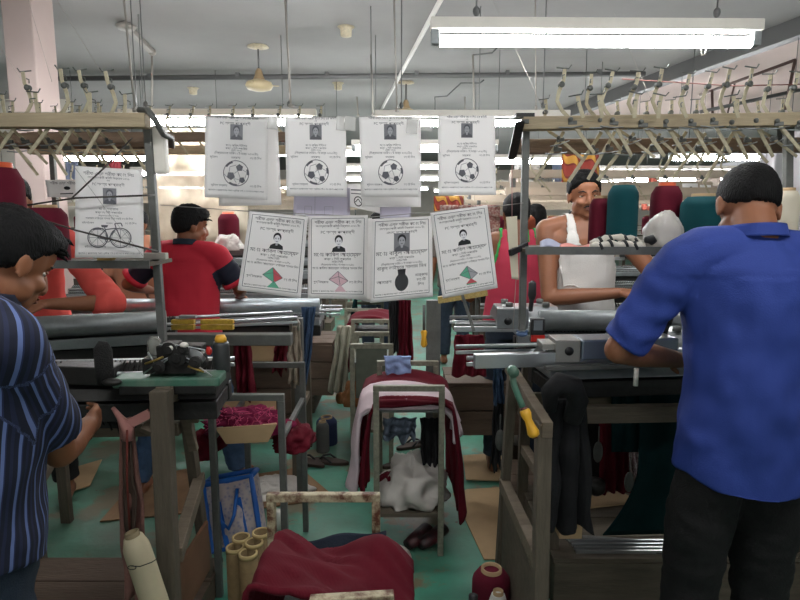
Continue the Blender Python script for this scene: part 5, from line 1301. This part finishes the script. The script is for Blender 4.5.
def face_parts(o, Hc, Mh, moustache=True, skinm=None):
    for s in (-1, 1):
        b = MB(); b.ell(Hc+Mh@V((s*.031, .0645, .003)), (.0125, .009, .0062), Mh); e = build(b, 'eye', M_eye, o)
        b = MB(); b.ell(Hc+Mh@V((s*.031, .0715, .002)), (.0062, .0035, .0056), Mh); build(b, 'iris', M_iris, e)
        b = MB(); b.tube([Hc+Mh@V((s*.017, .074, .0085)), Hc+Mh@V((s*.031, .0765, .0095)), Hc+Mh@V((s*.046, .067, .0065))], [.002, .0040, .002], 8); build(b, 'upper_eyelid', skinm or M_skin2, o)
        b = MB(); b.tube([Hc+Mh@V((s*.013, .084, .020)), Hc+Mh@V((s*.030, .083, .0275)), Hc+Mh@V((s*.050, .070, .0220))], [.0035, .0045, .0015], 8); build(b, 'eyebrow', M_brow, o)
    b = MB(); b.ell(Hc+Mh@V((0, .0895, -.0555)), (.021, .007, .0045), Mh); b.ell(Hc+Mh@V((0, .088, -.0645)), (.018, .0075, .0055), Mh); build(b, 'lips', M_lip, o)
    if moustache:
        b = MB()
        for s in (-1, 1): b.tube([Hc+Mh@V((0, .0955, -.047)), Hc+Mh@V((s*.014, .094, -.048)), Hc+Mh@V((s*.028, .083, -.056))], [.003, .0042, .0012], 8)
        build(b, 'moustache', M_brow, o)
def hand(mb, wrist, d, pn, side, curl=.5, sp=1.0):
    "d: forearm direction, pn: direction the palm faces, side: +1 thumb towards d x pn"
    d = d.normalized(); pn = (pn-d*pn.dot(d)).normalized(); x = d.cross(pn)*side   # x points to the thumb side
    M = Matrix((x, d, pn)).transposed()
    q = lambda a, b_, c: wrist+M@V((a, b_, c))
    mb.chain([(wrist, .024), (q(0, .025, 0), .022)], 12)
    mb.loft([(q(0, .012, 0), .027, .017, Matrix((x, pn, d)).transposed()), (q(.002, .045, 0), .037, .015, Matrix((x, pn, d)).transposed()), (q(0, .085, .0), .038, .013, Matrix((x, pn, d)).transposed())], 18)
    for i, (fx, L, r) in enumerate([(.029, .070, .0085), (.010, .078, .009), (-.010, .073, .0085), (-.028, .058, .0075)]):
        p = q(fx, .075, 0); ang = 0; pts = [(p, r*1.15)]; pos = p
        for k, f in enumerate((.45, .32, .23)):
            ang += curl*(.75+.1*i)*(1.0 if k else .7)
            dirv = M@V(((fx)*.12, math.cos(ang), math.sin(ang))); pos = pos+dirv.normalized()*L*f*1.15; pts.append((pos, r*(1-.10*(k+1))))
        mb.chain(pts, 10)
    p0 = q(.026, .022, .004); p1 = q(.050, .050, .016); p2 = q(.054, .078, .028+.01*curl); p3 = q(.047, .098, .036+.015*curl)
    mb.chain([(p0, .014), (p1, .0115), (p2, .0098), (p3, .008)], 10)
def person(label, loc, yaw, s, skinm, shirt, trousers, lean=0, head=(0, 0, 0), arms=None, feet=None, hairk=None, voxel=.006, face=True, moustache=False, group=None, twist=0, sq=1.0):
    loc = V(loc); Rz = Matrix.Rotation(yaw, 3, 'Z'); Ri = Rz.transposed()
    T = lambda w_: (Ri@(V(w_)-loc))/s                     # world to local
    hip = V((0, 0, .95)); ML = Matrix.Rotation(-lean, 3, 'X'); MT = Matrix.Rotation(twist, 3, 'Z')
    def U(p):
        p = V(p); k = sm((p.z-.95)/.3); ml = Matrix.Rotation(-lean*k, 3, 'X'); mt = Matrix.Rotation(twist*k, 3, 'Z'); return hip+ml@(mt@(p-hip))
    MU = ML@MT
    SH = {-1: U((-.178, 0, 1.395)), 1: U((.178, 0, 1.395))}
    Mh = MU@Euler((head[0], head[1], head[2]), 'ZXY').to_matrix() if False else (Matrix.Rotation(head[2], 3, 'Z')@MU@Matrix.Rotation(head[0], 3, 'X')@Matrix.Rotation(head[1], 3, 'Y'))
    Mh = Mh*.94
    nb = U((0, -.005, 1.47)); Hc = nb+Mh@V((0, .018, .098))
    b = MB()
    head_parts(b, Hc, Mh)
    I = Matrix.Identity(3)
    tor = [(.86, .150, .105), (.93, .165, .115), (1.0, .155, .108), (1.08, .140, .098), (1.18, .152, .105), (1.28, .168, .115), (1.36, .168, .108), (1.41, .140, .085), (1.445, .085, .065), (1.46, .055, .055)]
    ks = .93 if shirt['kind'] == 'shirt' else 1; kl = .82 if trousers else 1
    b.loft([(U((0, 0, z)), rx*ks, ry*ks, MU if z > 1.05 else I) for z, rx, ry in tor])
    b.chain([(U((0, -.012, 1.42)), .062), (U((0, -.008, 1.47)), .055), (nb+Mh@V((0, -.002, .05)), .053)], 18)
    for sd in (-1, 1):
        b.chain([(U((sd*.06, -.01, 1.425)), .05), (U((sd*.13, -.005, 1.41)), .052), (SH[sd], .056)], 14)
        b.chain([(U((sd*.07, .06, 1.33)), .06), (SH[sd]-V((0, 0, .03)), .045)], 12)
    # arms
    J = {}
    for sd in (-1, 1):
        A = (arms or {}).get(sd)
        if A and 'e' in A: el = T(A['e']); wr = T(A['w'])
        elif A: wr = T(A['w']); el = None
        else: el = SH[sd]+V((sd*.06, .0, -.28)); wr = el+V((0, .10, -.22))
        if el is None:
            D = wr-SH[sd]; L = min(D.length, .52); wr = SH[sd]+D.normalized()*L; h = math.sqrt(max(0, .28**2-(L/2)**2)); pole = V((sd*.8, -.3, -1)); pole = (pole-D.normalized()*pole.dot(D.normalized())).normalized(); el = SH[sd]+D.normalized()*L/2+pole*h
        J[sd] = (SH[sd], el, wr)
        m1 = SH[sd].lerp(el, .4); f1 = el.lerp(wr, .3)
        b.chain([(SH[sd], .055*ks), (m1, .049*ks), (el, .038)], 14); b.chain([(el, .038), (f1, .040), (wr, .025)], 14)
        pn = V((0, 0, -1)) if not A else T(V(A.get('pn', (0, 0, -1)))+loc)*s
        hand(b, wr, wr-el, pn, (1 if sd < 0 else -1)*(A or {}).get('flip', 1), (A or {}).get('curl', .45))
    # legs
    LG = {}
    for sd in (-1, 1):
        ft = T(feet[sd]) if feet and sd in feet else V((sd*.11, .0, 0)); ank = ft+V((0, 0, .09)); hp = V((sd*.085, 0, .90)); kn = hp.lerp(ank, .5)+V((0, .03, 0))
        LG[sd] = (hp, kn, ank)
        b.chain([(hp, .088*kl), (hp.lerp(kn, .5), .075*kl), (kn, .055*kl), (kn.lerp(ank, .35), .054*kl), (ank, .036)], 14)
        b.chain([(ank+V((0, -.03, -.045)), .038), (ank+V((0, .06, -.055)), .035), (ank+V((sd*.015, .16, -.065)), .024)], 12)
    me = remesh(b, voxel, 3, 'person')
    o = link('person', me, skinm, None, 0, loc); o.rotation_euler = (0, 0, yaw); o.scale = (s*sq, s*sq, s); tag(o, label, 'person', group)
    ORG[o.name] = V((0, 0, 0))
    hk = dict(thick=.012, quiff=0, seed=1, messy=.003, fade=0); hk.update(hairk or {})
    build(hair_mesh(Hc, Mh, **hk), 'hair', M_hair, o)
    if face: face_parts(o, Hc, Mh, moustache, skinm)
    # trousers
    if trousers:
        b = MB(); e = .006; wt = shirt.get('wx', 1); b.loft([(V((0, 0, z)), (rx+e)*wt, ry+e, I) for z, rx, ry in [(.84, .15, .115), (.9, .165, .115), (.97, .160, .110), (1.02, .152, .104)]])
        for sd in (-1, 1):
            hp, kn, ank = LG[sd]; en = kn.lerp(ank, .95)
            b.chain([(hp*1+V((-sd*.085*(1-wt), 0, -.05)), .088*min(1, wt+.04)), (hp.lerp(kn, .5), .09), (kn, .075), (kn.lerp(ank, .5), .072)], 16); b.tube([kn.lerp(ank, .5), en], [.072, .064], 16)
        me = remesh(b, max(voxel, .009), 4, 'trousers')
        cs = [v.co.copy() for v in me.vertices]; ns = [v.normal.copy() for v in me.vertices]
        for p, n_, v in zip(cs, ns, me.vertices):
            v.co = p+n_*(.006*nz(p.x*9, p.y*9, p.z*22)+.004*nz(p.x*20, p.y*20, p.z*40))
        link('trousers', me, trousers, o)
    # shirt
    k = shirt['kind']
    if k == 'tank':
        ev = o.data; keep = []; co = [v.co.copy() for v in ev.vertices]; no = [v.normal.copy() for v in ev.vertices]
        Ui = MU.transposed()
        def loc2(p): return hip+Ui@(p-hip) if p.z > 1.05 else p
        st = shirt.get('strap', .045)
        def inside(p, m=0):
            q = loc2(p)
            if q.z < .93 or q.z > 1.47: return False
            if abs(q.x) > .185+m: return False
            if (q.x/.19)**2+(q.y/.150)**2 > 1.12: return False
            front = q.y > 0
            neck = (1.30 if front else 1.36)
            cx = .082
            if q.z > neck: 
                wv = .055*sm((q.z-neck)/.05)+m*0
                if abs(q.x) < wv-m: return False
            arm = lerp_tab(q.z, [(1.18, .30), (1.22, .150), (1.30, .118), (1.40, .100), (1.47, .093)])
            return abs(q.x) < arm+m
        def cloth(pred, off, name, m_, th=.004, drop=1):
            fs = [p.vertices[:] for p in ev.polygons if all(pred(co[i]) for i in p.vertices)]
            ids = sorted({i for f in fs for i in f}); mp = {i: n for n, i in enumerate(ids)}
            vs = []
            for i in ids:
                p, n = co[i], no[i]; q = loc2(p); loose = lerp_tab(q.z, [(.93, .022), (1.1, .028), (1.25, .010), (1.45, .004)])*drop
                vs.append(p+n*(off+loose+.004*nz(p.x*9, p.y*9, p.z*18)*(1 if q.z < 1.3 else .2)))
            me = bpy.data.meshes.new(name); me.from_pydata([tuple(v) for v in vs], [], [tuple(mp[i] for i in f) for f in fs]); me.update()
            me.polygons.foreach_set('use_smooth', [True]*len(me.polygons))
            q = link(name, me, m_, o); sol = q.modifiers.new('t', 'SOLIDIFY'); sol.thickness = th; sol.offset = 0; sub = q.modifiers.new('s', 'SMOOTH'); sub.factor = .5; sub.iterations = 3
            return q
        cloth(inside, .004, 'vest', shirt['mat'])
        if 'trim' in shirt: cloth(lambda p: inside(p, .010) and not inside(p, -.012) and loc2(p).z > 1.2, .010, 'vest_trim', shirt['trim'])
    else:
        loose = shirt.get('loose', .03); hem = shirt.get('hem', .80); sl = shirt.get('sleeve', .8); b = MB()
        prof = [(hem, .168+loose, .118+loose), (.93, .168+loose, .120+loose), (1.05, .152+loose*1.2, .106+loose*1.1), (1.18, .158+loose, .108+loose), (1.30, .172+loose*.8, .116+loose*.7), (1.38, .168+loose*.4, .108+loose*.4), (1.425, .130, .085), (1.455, .082, .070), (1.475, .062, .062)]
        wx = shirt.get('wx', 1)
        b.loft([(U((0, -.0, z)), rx*(wx if z < 1.35 else 1), ry, MU if z > 1.05 else I) for z, rx, ry in prof], 36)
        se = MB()
        for sd in (-1, 1):
            S_, el, wr = J[sd]
            b.chain([(U((sd*.06, -.010, 1.432)), .062), (U((sd*.13, -.006, 1.415)), .070), (S_, .070)], 16)
            full = sl > 1
            e1 = S_.lerp(el, min(sl, 1.0)); r0, r1 = .063+loose*.2, .052+loose*.55
            if not full: b.ell(S_, r0); b.tube([S_, S_.lerp(e1, .5), e1], [r0, (r0+r1)/2, r1], 20)
            else:
                b.chain([(S_, r0), (S_.lerp(el, .5), r0*.9), (el, r1*.95)], 18); e2 = el.lerp(wr, sl-1); b.tube([el, e2], [r1*.95, .045], 18)
        me = remesh(b, max(voxel, .007), 4, 'shirt')
        attr = me.attributes.new('stripe', 'FLOAT', 'POINT'); vals = []
        cuff = []
        cs = [v.co.copy() for v in me.vertices]; ns = [v.normal.copy() for v in me.vertices]; nc = []
        for p, n in zip(cs, ns):
            best = None
            for sd in (-1, 1):
                S_, el, wr = J[sd]; D = el-S_; t = max(0, min(1.0, (p-S_).dot(D)/D.length_squared)); dist = (p-(S_+D*t)).length
                if t > .12 and dist < .105 and (best is None or dist < best[0]): best = (dist, sd, t)
            q = hip+MU.transposed()@(p-hip)
            if best and abs(q.x) > .165:
                sd = best[1]; S_, el, wr = J[sd]; X, Y_, _ = frame(el-S_, up=V((0, 1, .1))); w_ = p-S_; ang = math.atan2(w_.dot(Y_), w_.dot(X)); vals.append(ang*.075)
                cuff.append(best[2])
            else:
                vals.append(math.atan2(q.x, q.y if yaw < 1 else -q.y)*.17 if True else 0); cuff.append(0)
            a = shirt.get('fold', .006)
            wv = nz(q.x*5+3, q.y*5, q.z*4.0)*1.2+nz(q.x*9+q.z*7, q.y*6, q.z*3+4)*1.1+.5*nz(q.x*22, q.y*20, q.z*16)
            low = 1 if q.z < 1.36 else .4
            q2 = p+n*a*wv*low
            if best and abs(q.x) > .19: q2 += n*a*.16*math.sin(best[2]*30+nz(q.x*8, q.y*8, 0)*7)
            if q.z < hem+.2 and not (best and abs(q.x) > .165): q2 = q2+V((0, 0, .055*sm((hem+.2-q.z)/.2)*min(1, (q.x/.19)**2)))
            nc.append(q2)
        for v, q2 in zip(me.vertices, nc): v.co = q2
        attr = me.attributes['stripe']; attr.data.foreach_set('value', vals)
        ca = me.attributes.new('cuff', 'FLOAT', 'POINT'); ca.data.foreach_set('value', cuff)
        sh = link('shirt', me, shirt['mat'], o)
        if shirt.get('collar'):
            Mc = MU; b = MB(); h = .036
            def cf(u, v):
                a = PI/2+.25+(2*PI-.5)*u; r = .064+.012*v; c = nb+V((0, -.002, 0)); 
                z = -.012+(.034 if v < .35 else .034-(v-.35)*.052)*1.0 if v >= .35 else -.012+.034*v/.35
                return c+Mc@V((math.cos(a)*(r), math.sin(a)*r*.98, z+.012*math.cos(a-PI/2)*-.6))
            b.sheet(cf, 40, 10, .004); build(b, 'collar', shirt.get('collarmat', shirt['mat']), sh)
        if shirt.get('band'):
            for sd in (-1, 1):
                S_, el, wr = J[sd]; e1 = S_.lerp(el, sl); e0 = S_.lerp(el, sl-.10); r1 = .058+loose*.55
                b = MB(); b.tube([e0, e1+(el-S_)*.02], [r1+.006, r1+.004], 22); build(b, 'cuff', shirt['band'], sh)
    return o, J, Hc, Mh
def stripe_mat():
    m = bpy.data.materials.new('navy_striped_cotton'); m.use_nodes = True; nt = m.node_tree; b = nt.nodes['Principled BSDF']; b.inputs['Roughness'].default_value = .85
    a = nt.nodes.new('ShaderNodeAttribute'); a.attribute_name = 'stripe'
    k = nt.nodes.new('ShaderNodeMath'); k.operation = 'MULTIPLY'; k.inputs[1].default_value = 1/.030; nt.links.new(a.outputs['Fac'], k.inputs[0])
    f = nt.nodes.new('ShaderNodeMath'); f.operation = 'FRACT'; nt.links.new(k.outputs[0], f.inputs[0])
    r = nt.nodes.new('ShaderNodeValToRGB'); r.color_ramp.interpolation = 'CONSTANT'; e = r.color_ramp.elements; e[0].color = rgb('12162a'); e[1].position = .80; e[1].color = rgb('5f70a0')
    for p, c in ((.30, '1c2340'), (.50, '12162a'), (.72, '202a4e')):
        x = e.new(p); x.color = rgb(c)
    nt.links.new(f.outputs[0], r.inputs[0]); nt.links.new(r.outputs[0], b.inputs['Base Color']); return m
def polo_mat():
    m = bpy.data.materials.new('red_polo_navy_sleeves'); m.use_nodes = True; nt = m.node_tree; b = nt.nodes['Principled BSDF']; b.inputs['Roughness'].default_value = .85
    a = nt.nodes.new('ShaderNodeAttribute'); a.attribute_name = 'cuff'
    r = nt.nodes.new('ShaderNodeValToRGB'); r.color_ramp.interpolation = 'CONSTANT'; e = r.color_ramp.elements; e[0].color = rgb('b81f33'); e[1].position = .22; e[1].color = rgb('14182a')
    nt.links.new(a.outputs['Fac'], r.inputs[0]); nt.links.new(r.outputs[0], b.inputs['Base Color']); return m
M_blue = mat('royal_blue_cotton', '233a86', .8, var=.06, vscale=4, bump=.15, bscale=250)
M_jeans = mat('dark_blue_jeans', '222e3c', .95, var=.2, vscale=25, bump=.3, bscale=300)
M_btr = mat('black_trousers', '080707', .9, var=.15, bump=.2, bscale=200)
# the man in blue, from behind
B0 = V((.965, 1.62, 0))
person('man seen from behind in a royal blue shirt and black trousers at the right machine', B0, 0, 1.055, M_skin, dict(kind='shirt', mat=M_blue, hem=.80, sleeve=.92, loose=.024, collar=True, fold=.013, wx=.90), M_btr,
       lean=R(3), head=(R(-32), R(6), R(-4)), arms={-1: dict(e=at(618, 350, 1.70), w=at(680, 360, 1.93), pn=(0, 0, -1)), 1: dict(e=(1.33, 1.70, 1.24), w=(1.15, 1.96, 1.14))}, hairk=dict(thick=.007, seed=2, messy=.002, fade=.8, up=.012), voxel=.006, face=False)
# the man in the striped shirt, left foreground
person('man in a navy striped shirt and jeans bending over the left machine, nearest the camera', (-.935, 1.22, -.02), R(-42), .985, M_skin3, dict(kind='shirt', mat=stripe_mat(), hem=.87, sleeve=.76, loose=.030, collar=True, fold=.009), M_jeans,
       lean=R(8), head=(R(-20), 0, R(12)), arms={1: dict(e=at(60, 452, 1.36), w=at(88, 425, 1.56), pn=(-1, 0, 0)), -1: dict(w=(-1.15, 1.7, 1.05))}, hairk=dict(thick=.018, quiff=.020, seed=5, messy=.004), voxel=.006, face=True)
# the man in the white vest
person('moustached man in a white sleeveless vest facing the camera behind the right shelf', (.905, 3.02, .12), PI+R(2), 1.01, M_skin, dict(kind='tank', mat=mat('white_ribbed_vest', 'd6d2cc', .85, bump=.2, bscale=200)), M_btr,
       lean=R(3), head=(R(-1), R(3), R(-3)), arms={1: dict(e=at(549, 298, 2.88), w=at(618, 293, 2.76), pn=(0, 0, -1)), -1: dict(e=at(662, 285, 2.90), w=at(652, 292, 2.70), pn=(0, 0, -1))}, hairk=dict(thick=.016, seed=8, messy=.003), voxel=.006, moustache=True)
# the man in the red polo shirt
person('man in a red polo shirt with navy sleeves and jeans, back turned, head turned right', (-1.19, 3.33, 0), R(-6), .985, M_skin2, dict(kind='shirt', mat=polo_mat(), hem=.86, sleeve=.80, loose=.022, collar=True, collarmat=M_navyc, band=mat('red_cuff', 'c4283a', .85), fold=.006), M_denim,
       lean=R(3), head=(R(-4), 0, R(-50)), arms={-1: dict(e=at(128, 284, 3.38), w=at(150, 290, 3.6)), 1: dict(e=at(240, 288, 3.40), w=at(240, 296, 3.62))}, feet={-1: (-1.50, 3.25, 0), 1: (-.97, 3.44, 0)}, hairk=dict(thick=.020, quiff=.016, seed=9, messy=.006), voxel=.008)
# the worker in the coral shirt
person('worker in a bright coral long-sleeved shirt, face hidden behind the maroon cones', (-2.02, 3.22, 0), PI+R(18), 1.08, M_skin, dict(kind='shirt', mat=mat('coral_cotton', 'e2584f', .85, var=.08, vscale=6), hem=.82, sleeve=1.3, loose=.028, fold=.011), M_btr,
       lean=R(10), head=(R(-8), 0, R(10)), arms={-1: dict(e=at(112, 303, 3.05), w=at(48, 304, 2.86)), 1: dict(e=at(-20, 305, 3.0), w=at(10, 310, 2.8))}, hairk=dict(thick=.014, seed=12), voxel=.009)
# people in pink vests with green edging, backs turned
M_pinkv = mat('pink_red_vest_cotton', 'c23a52', .85, var=.06); M_gtrim = mat('green_vest_edging', '2f9a4a', .8)
person('person in a pink vest with green edging, back turned, just left of the vest man', (.70, 3.60, 0), R(-6), 1.03, M_skin2, dict(kind='tank', mat=M_pinkv, trim=M_gtrim), M_jeans, head=(R(-10), 0, R(12)),
       arms={-1: dict(w=(.45, 3.95, 1.1)), 1: dict(w=(.95, 3.95, 1.1))}, hairk=dict(thick=.016, seed=3), voxel=.009, face=False)
person('dark-haired person in a maroon shirt farther back, head seen right of the cream card strip', (1.02, 4.55, 0), R(-10), 1.0, M_skin2, dict(kind='shirt', mat=mat('maroon_cotton', '4f1a26', .85), loose=.02, sleeve=.8), M_jeans, hairk=dict(thick=.016, seed=4), voxel=.012, face=False)
for i, (px, Y, h, c, yw, lab) in enumerate([(572, 6.2, .98, '5c6a7a', 160, 'distant worker in a slate shirt right of the cream card strip, facing the camera'), (377, 6.42, .97, '3b3f46', 5, 'distant worker in a charcoal shirt glimpsed above the pineapple poster'),
        (139, 4.45, .98, 'a06a50', 175, 'distant worker in a rust shirt between the bicycle poster and the rack post'), (455, 6.4, .99, '57504a', 10, 'distant worker in a brown shirt glimpsed above the green kite poster'), (720, 6.3, .97, '7a3540', 180, 'distant worker in a dusty red shirt behind the broad teal cone')]):
    person(lab, ((px-400)/600*Y, Y, 0), R(yw), h, M_skin2, dict(kind='shirt', mat=mat('worker_cotton_%s' % 'abcde'[i], c, .9), loose=.025, sleeve=.8), M_jeans, hairk=dict(thick=.014, seed=20+i), voxel=.014, face=False)
# ================================================================ camera, daylight, view
cam = bpy.data.cameras.new('camera'); cam.sensor_width = 36; cam.lens = 36*FPX/800; cam.clip_end = 100
co = bpy.data.objects.new('camera', cam); col.objects.link(co)
co.location = (0, 0, CAMZ); co.rotation_euler = (PI/2-PITCH, 0, 0)
sc = bpy.context.scene; sc.camera = co
w = bpy.data.worlds.new('daylight'); sc.world = w; w.use_nodes = True
w.node_tree.nodes['Background'].inputs[0].default_value = (.95, .97, 1, 1); w.node_tree.nodes['Background'].inputs[1].default_value = .3
sc.view_settings.view_transform = 'Standard'; sc.view_settings.look = 'None'; sc.view_settings.gamma = 1; sc.view_settings.use_curve_mapping = False
sc.view_settings.exposure = 0.75
sc.cycles.use_denoising = True
sc.cycles.max_bounces = 6; sc.cycles.transparent_max_bounces = 8
sc.cycles.sample_clamp_indirect = 4
